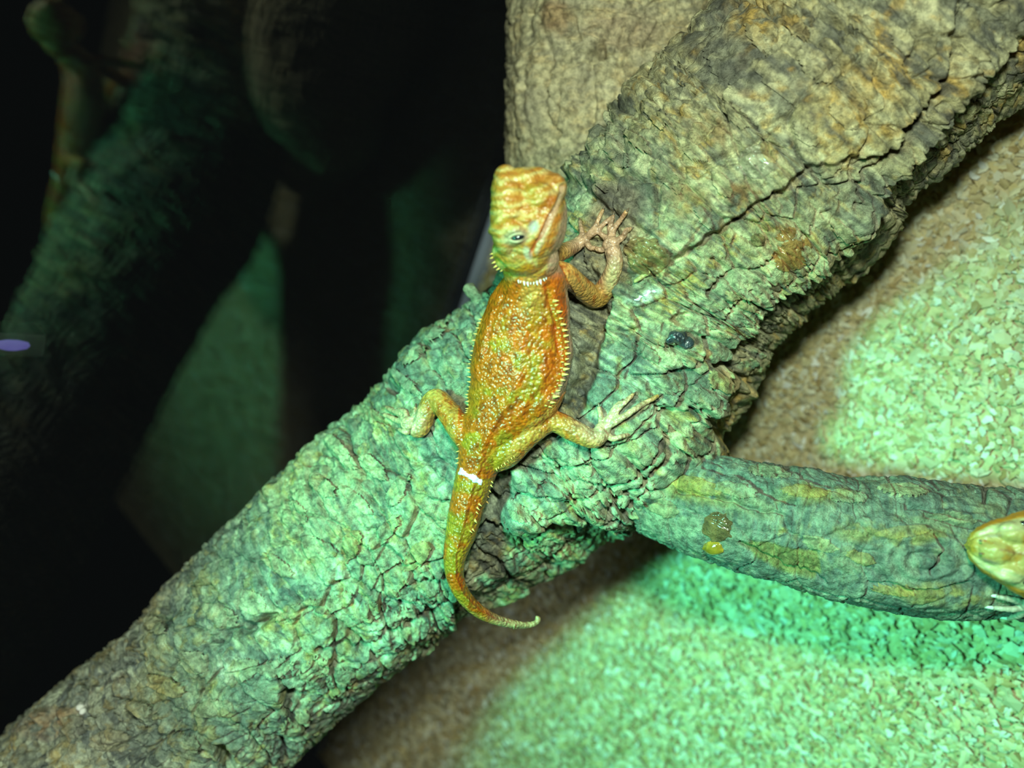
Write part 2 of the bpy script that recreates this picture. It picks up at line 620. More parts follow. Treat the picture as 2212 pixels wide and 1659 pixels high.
nor_ = np.stack([-tan_[:, 1], tan_[:, 0]], -1)
hw_ = np.abs(((LOa - UPa) * nor_).sum(1)) / 2
TR = Loft(np.column_stack([mid_, hw_ - 6, DEP]), 1220, 480)


def build_trunk():
    L = TR
    # the lower-left half is lumpy, the upper-right half is ringed cork
    ring = sst(1250, 1450, L.px + .55 * (829 - L.py) + 130 * vn(L.px / 140, L.py / 140, L.px * 0, 5)) * .9 + .1
    ring = np.clip(ring + .6 * ell(L, 720, 1060, 190, 120, -40) + .7 * ell(L, 1150, 1230, 170, 70, -25), 0, 1)
    h, m = bark_height(L, 1.0, ring, 100)
    # swelling under the fork, the lip over the lower trunk
    h = h + .009 * ell(L, 1430, 1010, 190, 110, 20, .9)
    rec = poly(L, [(1048, 1050), (1085, 1105), (1095, 1165), (1180, 1138), (1310, 1136), (1360, 1190), (1250, 1330), (1000, 1400), (985, 1300), (1035, 1150)], 7, 12)
    h = h - .0065 * rec
    h = h - .006 * ell(L, 1080, 1075, 26, 50, 15)
    # raised ringed plates that end in a step along the trunk
    step = poly(L, [(1225, 380), (1440, 120), (1700, -150), (2080, -60), (2030, 170), (1925, 320), (1752, 358), (1556, 492), (1449, 558), (1360, 470)], 6, 14)
    h = h + .0042 * step
    # recessed flank beyond the ledge
    led = poly(L, [(2260, 60), (2120, 190), (2050, 262), (1960, 370), (1890, 480), (1850, 560), (1770, 610), (1700, 660), (1560, 800), (1700, 900), (2000, 640), (2300, 300)], 8, 16)
    h = h - .006 * led
    for pts, w, d in [([(2075, 90), (2037, 174), (1985, 265), (1950, 307), (1915, 340)], 13, .010),
                      ([(1915, 340), (1880, 365), (1865, 395), (1870, 430), (1850, 455)], 9, .005),
                      ([(1752, 362), (1700, 400), (1640, 440), (1556, 495), (1500, 530), (1449, 562)], 9, .0022),
                      ([(1262, 600), (1285, 690), (1262, 790), (1250, 880)], 32, .009),
                      ([(1060, 1010), (1120, 985), (1180, 960)], 16, .003),
                      ([(455, 1392), (520, 1368), (585, 1332)], 15, .0045),
                      ([(800, 1150), (900, 1250), (970, 1270)], 14, .003),
                      ([(700, 1400), (790, 1405), (860, 1360), (950, 1330)], 13, .004),
                      ([(1540, 560), (1570, 600), (1545, 640)], 14, .004),
                      ([(1560, 205), (1640, 290), (1700, 320)], 7, .003),
                      ([(1690, 60), (1760, 110), (1830, 130)], 6, .002),
                      ([(1640, 10), (1700, 40), (1790, 60)], 6, .002),
                      ([(1150, 1000), (1230, 1040), (1330, 1030)], 10, .002),
                      ([(1420, 900), (1500, 880), (1560, 940)], 14, .004),
                      ([(880, 990), (960, 1000), (940, 1080)], 8, .002),
                      ([(690, 970), (760, 1010), (810, 1050)], 7, .0025)]:
        h = h - d * pline(L, pts, w)
    for x, y, rx, ry, rot, d in [(846, 836, 14, 10, 30, .009), (624, 1500, 17, 12, 30, .008), (787, 1404, 14, 11, 0, .007), (486, 1640, 28, 14, 60, .008),
                                 (1285, 650, 34, 36, 0, .006), (1385, 600, 50, 22, -30, .004), (1590, 905, 40, 60, 20, .006), (1475, 690, 20, 14, 0, .003)]:
        h = h - d * ell(L, x, y, rx, ry, rot)
    for x, y, rx, ry, rot, d in [(1880, 470, 60, 34, -45, .006), (1990, 330, 95, 26, -48, .005), (2090, 170, 70, 26, -55, .005), (1690, 790, 60, 40, -40, .004),
                                 (1400, 555, 46, 38, 20, .004), (1640, 350, 50, 26, 30, .002), (1540, 870, 50, 40, 0, .004), (1130, 1120, 50, 24, 10, .004),
                                 (700, 1090, 80, 50, -40, .0025), (900, 760, 60, 22, -45, .003), (560, 1480, 90, 50, -20, .003), (380, 1380, 60, 40, -30, .003),
                                 (850, 1130, 80, 40, -50, .003), (1700, 565, 60, 40, -20, .0015), (1250, 1090, 90, 40, 8, .003)]:
        h = h + d * ell(L, x, y, rx, ry, rot, .7)
    v = L.base + h[..., None] * L.dir
    col = bark_color(L, m, 100)
    col = mix(col, GREY * .72, .6 * (1 - ring) * sst(-.25, .2, m['mid'] + .12 * m['lump']))
    col = mix(col, OCHRE * .8, .55 * (1 - ring) * sst(.2, .5, .4 * m['lump'] + .5 * m['mid'] + .4 * m['fine']))
    col = col * (1 + (1 - ring)[..., None] * np.array([-.20, -.04, .14]))
    # worn ochre, wet amber, grey-white patches of the bark; some dark ones are painted-in shade
    for x, y, rx, ry, rot, c, k in [(1640, 40, 60, 50, -40, OCHRE, .8), (1545, 290, 55, 30, 30, RUST, .5), (1690, 540, 48, 36, -20, (.40, .17, .03), .9),
                                    (1700, 500, 26, 18, 0, (.36, .15, .03), .9), (1480, 430, 50, 46, 0, (.30, .17, .06), .6), (1600, 420, 34, 22, 0, (.33, .15, .04), .7),
                                    (1830, 200, 90, 60, 0, OCHRE, .45), (1400, 560, 42, 34, 20, (.40, .25, .07), .7), (1395, 420, 60, 40, 0, DARK, .55),  # last one paints in the shadow of the lizard's head
                                    (1470, 735, 40, 26, 0, DARK, .8), (1100, 1060, 40, 40, 0, DARK, .5), (520, 1365, 60, 18, -25, DARK, .7), (1620, 350, 46, 40, 0, PALE, .8),  # shade painted into the pit by the tail and the slanting groove
                                    (1760, 470, 120, 30, -40, PALE * .9, .6), (1600, 620, 160, 50, -40, PALE * .85, .6), (880, 1180, 120, 70, -50, PALE * .85, .4),
                                    (700, 1100, 130, 70, -40, PALE * .85, .35), (175, 1525, 14, 12, 0, (.8, .78, .7), .9), (500, 1440, 36, 22, -30, (.7, .68, .58), .8),
                                    (100, 1560, 60, 24, -20, (.45, .25, .1), .6), (1330, 1040, 150, 60, 10, PALE * .9, .5), (1510, 930, 60, 60, 0, DARK, .5),
                                    (1860, 620, 160, 40, -42, DARK, .35), (640, 1330, 70, 24, -20, OCHRE, .5), (1390, 640, 40, 14, -20, (.75, .76, .72), .75)]:  # first one paints shade onto the recessed flank below the ledge
        col = mix(col, np.array(c), k * ell(L, x, y, rx, ry, rot, .5) * sst(-.5, .2, m['fine'] + .3 * m['mid']))
    return v, col


SIDE = Loft([(1400, 1062, 92, .266), (1500, 1088, 108, .258), (1600, 1114, 120, .251), (1720, 1137, 128, .246), (1830, 1166, 134, .242), (1950, 1182, 145, .238),
             (2070, 1190, 145, .235), (2200, 1196, 144, .232), (2350, 1204, 146, .229), (2500, 1208, 146, .226), (2700, 1212, 140, .224), (2900, 1214, 130, .222)], 620, 250)


def build_side():
    L = SIDE
    h, m = bark_height(L, .42, .25, 300)
    h = h * .62
    x, y = L.px, L.py
    kn = ell(L, 2000, 1212, 105, 62, 8, .5)
    rr = np.hypot((x - 2003) / 95, (y - 1212) / 55)
    h = h * (1 - .6 * kn) + kn * (.0009 * np.cos(rr * 13 + 5 * m['w1'] + 1.5 * m['mid']) * (1 - .4 * rr))
    for pts, w, d in [([(1520, 1010), (1600, 1025), (1650, 1060), (1720, 1085)], 9, .003),
                      ([(1960, 1090), (2040, 1105), (2110, 1120), (2180, 1140)], 7, .003), ([(2000, 1110), (2080, 1130), (2130, 1150)], 6, .002),
                      ([(2022, 1155), (2042, 1185), (2035, 1215), (2015, 1240)], 7, .003),
                      ([(1460, 1060), (1560, 1075), (1620, 1100), (1700, 1110)], 6, .0018),
                      ([(2128, 1055), (2132, 1078)], 9, .004), ([(1600, 1175), (1690, 1225), (1780, 1258)], 7, .0025),
                      ([(1880, 1262), (1990, 1275), (2100, 1265)], 7, .002), ([(1700, 1005), (1740, 1035), (1800, 1050)], 8, .002)]:
        h = h - d * pline(L, pts, w, 4)
    pat = poly(L, [(1598, 1172), (1650, 1170), (1700, 1185), (1770, 1195), (1775, 1240), (1760, 1252), (1690, 1238), (1630, 1210)], 4, 5)
    h = h + pat * (-.0006 + .0009 * m['fine'])
    for x0, y0, rx, ry, rot, d in [(1720, 1060, 60, 26, 8, .002), (1560, 1050, 70, 30, 15, .002), (1900, 1140, 110, 22, 5, .0016), (2010, 1290, 130, 24, 4, .0018)]:
        h = h + d * ell(L, x0, y0, rx, ry, rot, .7)
    v = L.base + h[..., None] * L.dir
    col = bark_color(L, m, 300, -.12)
    col = mix(col, np.array([.27, .27, .235]), .55)
    for x0, y0, rx, ry, rot, c, k in [(1500, 1060, 90, 26, 12, OCHRE * .95, .75), (1450, 1130, 80, 40, 20, PALE * .85, .6), (1760, 1068, 70, 20, 0, OCHRE, .7),
                                      (1860, 1150, 60, 20, 0, OCHRE, .6), (1750, 1180, 40, 24, 20, OCHRE, .8), (1980, 1160, 70, 16, -8, OCHRE, .75), (2040, 1282, 120, 20, 4, OCHRE, .75),
                                      (1690, 1150, 11, 10, 0, OCHRE * 1.2, .9), (2030, 1130, 90, 18, 8, TAN, .6), (1810, 1220, 60, 30, 20, TAN, .5), (1640, 1100, 60, 20, 10, TAN, .6)]:
        col = mix(col, np.array(c), k * ell(L, x0, y0, rx, ry, rot, .5) * sst(-.45, .15, m['fine'] + .4 * m['mid']))
    col = mix(col, np.array([.36, .27, .085]), .9 * pat) * np.array([.64, .70, .78])
    return v, col


trunk_v, trunk_c = build_trunk()
side_v, side_c = build_side()
BV_T, BV_S = grid_bvh(trunk_v, 3), grid_bvh(side_v, 2)


def surf(px, py):
    """bark point that the pixel's sight line meets, its depth"""
    d = Vector(W(px, py, 1.0) - CAM)
    best = None
    for b in (BV_T, BV_S):
        hit = b.ray_cast(Vector(CAM), d.normalized())
        if hit[0] is not None and (best is None or hit[3] < best[1]):
            best = (hit[0], hit[3])
    if best is None:
        return None
    p = np.array(best[0])
    return float(PIX(p)[2])


branch = empty('cork_branch', W(1250, 820, .29))
tag(branch, 'thick forked cork-oak branch with grey cracked bark carrying the orange lizard', 'branch')


def loft_obj(name, L, v, col, mat, parent):
    vv, f, cap, cc = L.close(v.reshape(-1, 3), L.faces(), col.reshape(-1, 3))
    tri = cap[:, :3]
    f = np.vstack([f, np.column_stack([tri, tri[:, 2]])])
    # quads and cap triangles
    q = f[:len(f) - len(tri)]
    me = bpy.data.meshes.new(name)
    me.vertices.add(len(vv))
    me.vertices.foreach_set('co', vv.astype(np.float32).ravel())
    idx = np.concatenate([q.ravel(), tri.ravel()]).astype(np.int32)
    tot = np.r_[np.full(len(q), 4), np.full(len(tri), 3)].astype(np.int32)
    me.loops.add(len(idx))
    me.loops.foreach_set('vertex_index', idx)
    me.polygons.add(len(tot))
    me.polygons.foreach_set('loop_start', np.r_[0, np.cumsum(tot)[:-1]].astype(np.int32))
    me.polygons.foreach_set('loop_total', tot)
    me.update(calc_edges=True)
    setcol(me, cc)
    me.polygons.foreach_set('use_smooth', np.ones(len(tot), bool))
    me.materials.append(mat)
    return link(name, me, parent)


loft_obj('trunk', TR, trunk_v, trunk_c, MAT_BARK, branch)
so = loft_obj('side_limb', SIDE, side_v, side_c, MAT_BARK, branch)
so['label'] = 'slimmer smooth grey side limb with an oval knot'

# upright bark behind
UPR = Loft([(1390, -420, 262, .300), (1362, -200, 256, .312), (1338, 0, 248, .320), (1326, 150, 240, .325), (1322, 300, 230, .328), (1335, 420, 215, .334), (1350, 520, 185, .346), (1362, 640, 130, .350), (1370, 750, 64, .356)], 400, 240)


def build_upright():
    L = UPR
    h, m = bark_height(L, .6, .15, 500)
    x, y, z = (L.base[..., i] for i in range(3))
    fib = fbm(L.s / .030, L.arc / .0024, z * 0, 4, 77)
    h = h * .9 + .0012 * fib
    for pts, w, d in [([(1240, 40), (1245, 75), (1235, 95)], 12, .004), ([(1190, 130), (1180, 200), (1195, 300)], 10, .003),
                      ([(1350, 60), (1330, 130), (1345, 200)], 8, .0025), ([(1420, 30), (1400, 110), (1370, 180)], 7, .002)]:
        h = h - d * pline(L, pts, w)
    for x0, y0, rx, ry, rot, d in [(1297, 102, 9, 14, 15, .010), (1286, 118, 22, 12, -20, .006), (1272, 140, 7, 9, 0, .006)]:
        h = h - d * ell(L, x0, y0, rx, ry, rot)
    for x0, y0, rx, ry, rot, d in [(1205, 45, 40, 45, 0, .005), (1150, 200, 40, 80, 0, .003), (1265, 85, 40, 22, -10, .003)]:
        h = h + d * ell(L, x0, y0, rx, ry, rot, .7)
    v = L.base + h[..., None] * L.dir
    col = bark_color(L, m, 500, .25)
    col = mix(col, np.array([.66, .56, .38]), .6)
    col = mix(col, RUST, .6 * ell(L, 1205, 40, 30, 36, 0, .5))
    col = mix(col, np.array([.38, .25, .16]), .5 * ell(L, 1360, 60, 90, 40, 0, .6))
    return v, col


up_v, up_c = build_upright()
upr = loft_obj('upright_bark', UPR, up_v, up_c, MAT_BARK2, None)
tag(upr, 'tan weathered cork bark piece standing behind the thick branch', 'bark')


# ------------------------------------------------------------------ lizards
def frame_tube(path, ra, rb, up, seg=20, caps=True):
    """tube of elliptical sections: path (n,3), half width ra, half height rb, dorsal vector up"""
    path = np.asarray(path, float)
    n = len(path)
    T = np.gradient(path, axis=0)
    T /= np.linalg.norm(T, axis=1)[:, None]
    up = np.broadcast_to(np.asarray(up, float), path.shape)
    Nn = up - (up * T).sum(1)[:, None] * T
    Nn /= np.linalg.norm(Nn, axis=1)[:, None]
    B = np.cross(T, Nn)
    th = np.linspace(0, 2 * math.pi, seg, endpoint=False)
    v = path[:, None] + np.cos(th)[None, :, None] * Nn[:, None] * np.asarray(rb)[:, None, None] + np.sin(th)[None, :, None] * B[:, None] * np.asarray(ra)[:, None, None]
    v = v.reshape(-1, 3)
    f = []
    for i in range(n - 1):
        for j in range(seg):
            k = (j + 1) % seg
            f.append((i * seg + j, i * seg + k, (i + 1) * seg + k, (i + 1) * seg + j))
    f.append(tuple(range(seg))[::-1])
    f.append(tuple((n - 1) * seg + j for j in range(seg)))
    return v, f


def ball(px, py, d, rx, ry, rz, axes=None, seg=20):
    """ellipsoid at a pixel: radii in px (rx, ry across the view) and metres (rz along it)"""
    c = W(px, py, d)
    rx, ry = rx / FPX * d, ry / FPX * d
    v, f = [], []
    rings = 12
    A = axes if axes is not None else np.array([CV(1, 0, 0), CV(0, 1, 0), CV(0, 0, 1)])
    for i in range(1, rings):
        ph = math.pi * i / rings
        for j in range(seg):
            th = 2 * math.pi * j / seg
            v.append(c + A[0] * rx * math.sin(ph) * math.cos(th) + A[1] * ry * math.sin(ph) * math.sin(th) + A[2] * rz * math.cos(ph))
    v.append(c + A[2] * rz)
    v.append(c - A[2] * rz)
    n = len(v)
    for i in range(rings - 2):
        for j in range(seg):
            k = (j + 1) % seg
            f.append((i * seg + j, (i + 1) * seg + j, (i + 1) * seg + k, i * seg + k))
    for j in range(seg):
        k = (j + 1) % seg
        f.append((n - 2, j, k))
        f.append((n - 1, (rings - 2) * seg + k, (rings - 2) * seg + j))
    return np.array(v), f


def fuse(pieces, voxel, smooth_it):
    """pieces -> one continuous skin"""
    V, F, o = [], [], 0
    for v, f in pieces:
        V.append(np.asarray(v))
        F += [tuple(i + o for i in t) for t in f]
        o += len(v)
    me = bpy.data.meshes.new('tmp')
    me.from_pydata(np.vstack(V).tolist(), [], F)
    bm = bmesh.new()
    bm.from_mesh(me)
    bmesh.ops.recalc_face_normals(bm, faces=bm.faces[:])
    bm.to_mesh(me)
    bm.free()
    ob = bpy.data.objects.new('tmp', me)
    COL.objects.link(ob)
    r = ob.modifiers.new('r', 'REMESH')
    r.mode, r.voxel_size, r.adaptivity = 'VOXEL', voxel, 0
    sm = ob.modifiers.new('s', 'SMOOTH')
    sm.factor, sm.iterations = .5, smooth_it
    dg = bpy.context.evaluated_depsgraph_get()
    out = bpy.data.meshes.new_from_object(ob.evaluated_get(dg))
    bpy.data.objects.remove(ob)
    return out


def verts(me):
    v = np.empty(len(me.vertices) * 3, np.float32)
    me.vertices.foreach_get('co', v)
    return v.reshape(-1, 3).astype(float)


def vnormals(me):
    v = np.empty(len(me.vertices) * 3, np.float32)
    me.vertex_normals.foreach_get('vector', v)
    return v.reshape(-1, 3).astype(float)


def limb(pts, radii, n=None, up=CV(0, 0, 1), flat=1.0, seg=16):
    """pts: (px, py, depth) joints; radii px"""
    P = W(*np.array(pts, float).T)
    R = np.array(radii, float) / FPX * np.array(pts, float)[:, 2]
    n = n or max(8, len(pts) * 6)
    S = catmull(np.column_stack([P, R]), n)
    return frame_tube(S[:, :3], S[:, 3], S[:, 3] * flat, up, seg)


def on(px, py, lift):
    """foot point on the bark, lifted toward the viewer"""
    d = surf(px, py)
    if d is None:
        d = .26
    return (px, py, d - lift)


def hand(cx, cy, lift, palm_px, tips, rad_px, knuckle=.45):
    """palm ball plus one tube per finger lying on the bark"""
    out = []
    c = on(cx, cy, lift)
    out.append(ball(cx, cy, c[2], palm_px, palm_px * .9, .0016))
    for k, tp in enumerate(tips):
        pts = [c]
        if not isinstance(tp[0], tuple):
            tp = (tp,)
        prev = (cx, cy)
        for q in tp:
            m_ = ((prev[0] + q[0]) / 2, (prev[1] + q[1]) / 2)
            pts.append(on(m_[0], m_[1], .0021))
            pts.append(on(q[0], q[1], .0012))
            prev = q
        dd = np.array(pts)[:, 2]
        dd[1:-1] = np.minimum(dd[1:-1], (dd[:-2] + dd[2:]) / 2 - .0002)   # bridge gaps in the bark
        pts = [(p[0], p[1], z) for p, z in zip(pts, dd)]
        rr = np.linspace(rad_px * 1.25, rad_px * .72, len(pts))
        out.append(limb(pts, rr, n=14, seg=10))
    return out


def claws(parent, tips_from, mat):
    """small curved claws at the finger ends: (tip, direction from)"""
    for (x0, y0), (x1, y1) in tips_from:
        L_px = 9.0
        dx, dy = x1 - x0, y1 - y0
        q = math.hypot(dx, dy)
        dx, dy = dx / q, dy / q
        a = on(x1 - dx * 2, y1 - dy * 2, .0013)
        b = on(x1 + dx * L_px * .6, y1 + dy * L_px * .6, .0011)
        c = on(x1 + dx * L_px, y1 + dy * L_px, .0002)
        b = (b[0], b[1], (a[2] + c[2]) / 2 - .0002)
        c = (c[0], c[1], min(max(c[2], a[2] - .001), a[2] + .0015))
        v, f = limb([a, b, c], [3.0, 2.2, .5], n=6, seg=7)
        mesh('claw', v, f, mat, parent)


def cone_data(name, mat):
    bm = bmesh.new()
    bmesh.ops.create_cone(bm, cap_ends=True, segments=7, radius1=.30, radius2=.02, depth=1.0)
    for v in bm.verts:
        v.co.z += .42
        v.co.x += .12 * max(0, v.co.z) ** 2
    me = bpy.data.meshes.new(name)
    bm.to_mesh(me)
    bm.free()
    for p in me.polygons:
        p.use_smooth = True
    me.materials.append(mat)
    return me


def put_spine(data, name, parent, p, direction, size):
    o = bpy.data.objects.new(name, data)
    COL.objects.link(o)
    o.parent = parent
    o.matrix_parent_inverse = Matrix.Translation(-parent.location)
    q = Vector(direction).to_track_quat('Z', 'X')
    o.matrix_basis = Matrix.Translation(Vector(p)) @ q.to_matrix().to_4x4() @ Matrix.Scale(size, 4)
    return o


MAT_CLAW = plain('claw', (.16, .12, .08), .35, .5, .1, 900)
MAT_SPINE = plain('spine', (.72, .46, .13), .4, .5, .2, 900)
MAT_JAW = plain('jaw_spine', (.82, .80, .76), .4, .5, .06, 900)
MAT_EYE = plain('eye_black', (.008, .008, .012), .08, .6, .1, 500, coat=1.0)
MAT_LID = plain('eyelid', (.40, .32, .20), .4, .5, .15, 1500, .3)
MAT_WHITE = plain('white_paint', (.86, .89, .87), .55, .4, .06, 1500, .5)

DORSAL = CV(-.24, .05, 1.0)
DORSAL /= np.linalg.norm(DORSAL)
# pixel centre of the body, half width px, half height (m), depth of the centre line
BODY = np.array([
    # px    py   hw    hh     depth
    (1140, 560, 58, .0075, .2145),
    (1150, 600, 66, .0085, .2195),
    (1150, 640, 84, .0100, .2245),
    (1140, 690, 98, .0108, .2285),
    (1130, 740, 108, .0112, .2310),
    (1124, 790, 111, .0112, .2325),
    (1112, 840, 104, .0108, .2345),
    (1086, 885, 86, .0098, .2365),
    (1060, 925, 64, .0088, .2380),
    (1042, 970, 52, .0078, .2395),
    (1032, 1010, 44, .0070, .2405),
    (1020, 1050, 40, .0063, .2412),
    (1007, 1100, 37, .0057, .2420),
    (996, 1150, 33, .0051, .2430),
    (983, 1200, 25, .0042, .2440),
    (983, 1245, 19, .0033, .2455),
    (1000, 1285, 16, .0027, .2480),
    (1032, 1318, 14, .0023, .2510),
    (1070, 1338, 11, .0018, .2550),
    (1110, 1348, 8.5, .0014, .2590),
    (1140, 1350, 6.5, .0011, .2615),
    (1158, 1345, 5.5, .0009, .2625),
    (1164, 1336, 4.5, .0008, .2630),
    (1157, 1333, 3, .0006, .2630)])
def build_lizard():
    liz = empty('bearded_dragon', W(1100, 800, .245))
    tag(liz, 'young orange bearded dragon lying on the thick branch, white mark on tail', 'lizard')
    S = catmull(np.column_stack([W(BODY[:, 0], BODY[:, 1], BODY[:, 4]), BODY[:, 2] / FPX * BODY[:, 4], BODY[:, 3]]), 150)
    P = [frame_tube(S[:, :3], S[:, 3], S[:, 4], DORSAL, 40)]
    # head
    P += [ball(1141, 472, .2050, 80, 98, .0105), ball(1128, 545, .2090, 66, 52, .0090), ball(1093, 384, .2010, 27, 27, .0048),
          ball(1194, 408, .2020, 31, 33, .0060), ball(1150, 392, .2030, 55, 30, .0060), ball(1188, 470, .2085, 38, 80, .0070), ball(1160, 560, .2125, 48, 48, .0070),
          ball(1092, 470, .2020, 34, 84, .0085), ball(1092, 415, .2010, 32, 46, .0070), ball(1130, 400, .2022, 50, 36, .0072), ball(1112, 508, .1995, 30, 27, .0066), ball(1100, 440, .1985, 40, 50, .0060), ball(1160, 430, .1990, 46, 36, .0062)]
    # right foreleg
    el = on(1288, 642, .0066)
    wr = on(1326, 545, .0046)
    P.append(limb([(1170, 600, .2240), (1215, 592, .2235), (1255, 622, (el[2] + .2235) / 2), (1290, 643, el[2]), (1312, 612, (el[2] + wr[2]) / 2), (1328, 570, wr[2]), (1322, 535, wr[2])],
                  [34, 27, 24, 23, 20, 18, 17], n=40))
    # left foreleg passing under the head
    lw = on(1255, 524, .0035)
    P.append(limb([(1120, 590, .224), (1170, 562, .2270), (1212, 545, (.228 + lw[2]) / 2), (1240, 532, lw[2]), (1262, 515, lw[2])], [30, 24, 19, 15, 14], n=30))
    rtips = [((1326, 495), (1354, 456)), ((1318, 490), (1325, 464)), ((1346, 512), (1352, 498), (1362, 494)), ((1300, 540), (1282, 536)), ((1306, 512), (1292, 500))]
    P += hand(1320, 528, .0030, 19, rtips, 6.5)
    ltips = [((1256, 498), (1252, 478)), ((1284, 492), (1303, 452)), ((1290, 498), (1318, 470)), ((1275, 535), (1290, 536))]
    P += hand(1262, 517, .0028, 16, ltips, 6.0)
    # right hind leg
    kn = on(1195, 908, .0058)
    an = on(1284, 950, .0042)
    P.append(limb([(1060, 985, .2400), (1090, 972, .2375), (1140, 935, min(kn[2], .2365)), (1192, 910, kn[2]), (1238, 930, (kn[2] + an[2]) / 2), (1282, 948, an[2]), (1302, 930, an[2] + .0005)],
                  [38, 40, 31, 24, 24, 21, 17], n=44))
    ftips = [((1298, 900), (1294, 878)), ((1328, 882), (1340, 868)), ((1338, 880), (1368, 852)), ((1355, 895), (1390, 872), (1422, 855)), ((1322, 948), (1362, 938))]
    P += hand(1302, 928, .0032, 19, ftips, 6.8)
    # left hind leg
    kl = on(945, 862, .0055)
    al = on(903, 936, .0042)
    P.append(limb([(1030, 960, .2400), (1000, 930, .2395), (970, 892, (kl[2] + .2395) / 2), (942, 862, kl[2]), (922, 888, (kl[2] + al[2]) / 2), (908, 925, al[2]), (890, 925, al[2])],
                  [36, 31, 26, 23, 22, 20, 16], n=44))
    gtips = [((895, 900), (897, 880)), ((875, 890), (860, 884)), ((862, 893), (834, 880)), ((858, 908), (830, 896)), ((880, 935), (862, 928))]
    P += hand(883, 915, .0030, 18, gtips, 6.2)
    me = fuse(P, .00036, 5)
    v, n = verts(me), vnormals(me)
    px, py, dd = PIX(v)
    front = sst(-.1, .3, n @ DORSAL)
    x, y, z = v.T

    def spot_(X, Y, rx, ry, rot=0, hard=.4):
        c, s = math.cos(math.radians(rot)), math.sin(math.radians(rot))
        dx, dy = px - X, py - Y
        return 1 - sst(1 - hard, 1 + hard, np.hypot((dx * c + dy * s) / rx, (-dx * s + dy * c) / ry))

    def line_(pts, w):
        d = np.full(px.shape, 1e9)
        for (x0, y0), (x1, y1) in zip(pts[:-1], pts[1:]):
            a, b = x1 - x0, y1 - y0
            t = np.clip(((px - x0) * a + (py - y0) * b) / (a * a + b * b), 0, 1)
            d = np.minimum(d, np.hypot(px - x0 - t * a, py - y0 - t * b))
        return 1 - sst(0, w, d)
    headz = 1 - sst(575, 615, py + .1 * (px - 1140))
    headz = headz * (1 - sst(.2165, .2195, dd)) * (px < 1232)
    # body distance in px to spine, limb mask
    sp = np.interp(py, BODY[:20, 1], BODY[:20, 0])
    hwv = np.interp(py, BODY[:20, 1], BODY[:20, 2])
    u = (px - sp) / hwv
    trunkm = (np.abs(u) < 1.12) * (1 - headz)
    # relief: scales, skin folds, head features
    f1, ids = worley3(x / .00125, y / .00125, z / .00125, 21)
    amp = .00028 * (.35 + .65 * trunkm * sst(1.0, .55, np.abs(u))) * (1 - .5 * headz)
    h = amp * (1 - sst(0, .75, f1)) * 1.2
    fold = (np.sin((px * .9 + py * .35) / 9.0 + 2.5 * vn(px / 40, py / 40, px * 0, 31)))
    h += .00045 * fold * trunkm * sst(.35, .7, np.abs(u)) * (py < 900)
    h += .0007 * line_([(1085, 640), (1062, 700), (1050, 760)], 9) * (-1) + (-.0008) * line_([(1180, 620), (1200, 700), (1210, 760)], 8)
    h += .0006 * trunkm * (1 - sst(0, .22, np.abs(u))) * (py > 640)
    # head: mouth groove, brow ridges, eye socket, wrinkles, nostril
    hd = headz * front
    h -= .0011 * line_([(1216, 402), (1196, 450), (1172, 505), (1150, 545)], 8) * headz
    h += .0009 * line_([(1207, 415), (1180, 462), (1158, 510)], 12) * headz
    h += .0009 * line_([(1062, 500), (1082, 470), (1112, 462), (1140, 478)], 12) * hd
    h -= .0008 * line_([(1118, 372), (1126, 398), (1146, 418)], 10) * hd * .8
    h -= .0007 * spot_(1202, 388, 7, 6) * headz
    h -= .0012 * spot_(1115, 512, 17, 9, -12) * hd
    h -= .0006 * spot_(1152, 490, 8, 13, 20) * hd
    h += .00016 * hd * np.sin(py / 2.6 + .03 * (px - 1100) ** 2 / 40 + 2.0 * vn(px / 18, py / 18, px * 0, 41)) * spot_(1115, 430, 60, 60)
    h -= .0009 * line_([(1070, 560), (1100, 590), (1130, 596)], 8) * headz
    me.vertices.foreach_set('co', (v + n * h[:, None]).astype(np.float32).ravel())
    me.update()
    # colours
    YEL, ORG, ROR = np.array([.56, .22, .014]), np.array([.58, .125, .006]), np.array([.40, .065, .004])
    CRM, LIM, BRN = np.array([.58, .42, .27]), np.array([.40, .235, .018]), np.array([.17, .06, .012])
    c1 = fbm(px / 34, py / 34, z * 40, 3, 51)
    c2 = fbm(px / 12, py / 16, z * 60, 3, 52)
    stripe = np.sin(py / 17 + .8 * c1 * 3)
    col = np.broadcast_to(ORG * .95 + YEL * .05, v.shape)
    col = mix(col, YEL, sst(-.15, .3, c1 + .5 * c2))
    col = mix(col, LIM, .85 * sst(.05, .4, c1 - .2 * c2 + .25 * (py > 900)) * sst(620, 760, py))
    col = mix(col, ROR, .75 * trunkm * sst(.15, .5, c2 + .25 * stripe - .9 * (np.abs(np.abs(u) - .32) - .18)))
    col = mix(col, BRN, .5 * trunkm * sst(.36, .6, c2 + .15 * stripe))
    col = mix(col, ORG, .55 * trunkm * sst(.6, .85, np.abs(u)) * (py < 920))
    # pale flank and belly
    low = 1 - sst(-.25, .25, n @ DORSAL)
    col = mix(col, CRM, .85 * low * (py < 960))
    fl = (1 - headz) * trunkm * sst(.86, .93, u) * sst(600, 640, py) * (1 - sst(840, 880, py))
    col = mix(col, CRM * .95, .9 * fl)
    col = mix(col, np.array([.62, .44, .10]), .5 * trunkm * (1 - sst(.1, .45, np.abs(u))) * (1 - sst(640, 700, py)))
    # limbs: yellow with brick spots, pale hands
    lm = 1 - np.clip(trunkm + headz, 0, 1)
    col = mix(col, mix(np.broadcast_to(np.array([.84, .56, .13]), v.shape), ORG, .7 * sst(.1, .45, c2)), .9 * lm)
    hind = lm * sst(840, 870, py)
    col = mix(col, mix(np.broadcast_to(np.array([.50, .20, .03]), v.shape), ORG * .9, sst(-.1, .4, c2)), .75 * hind)
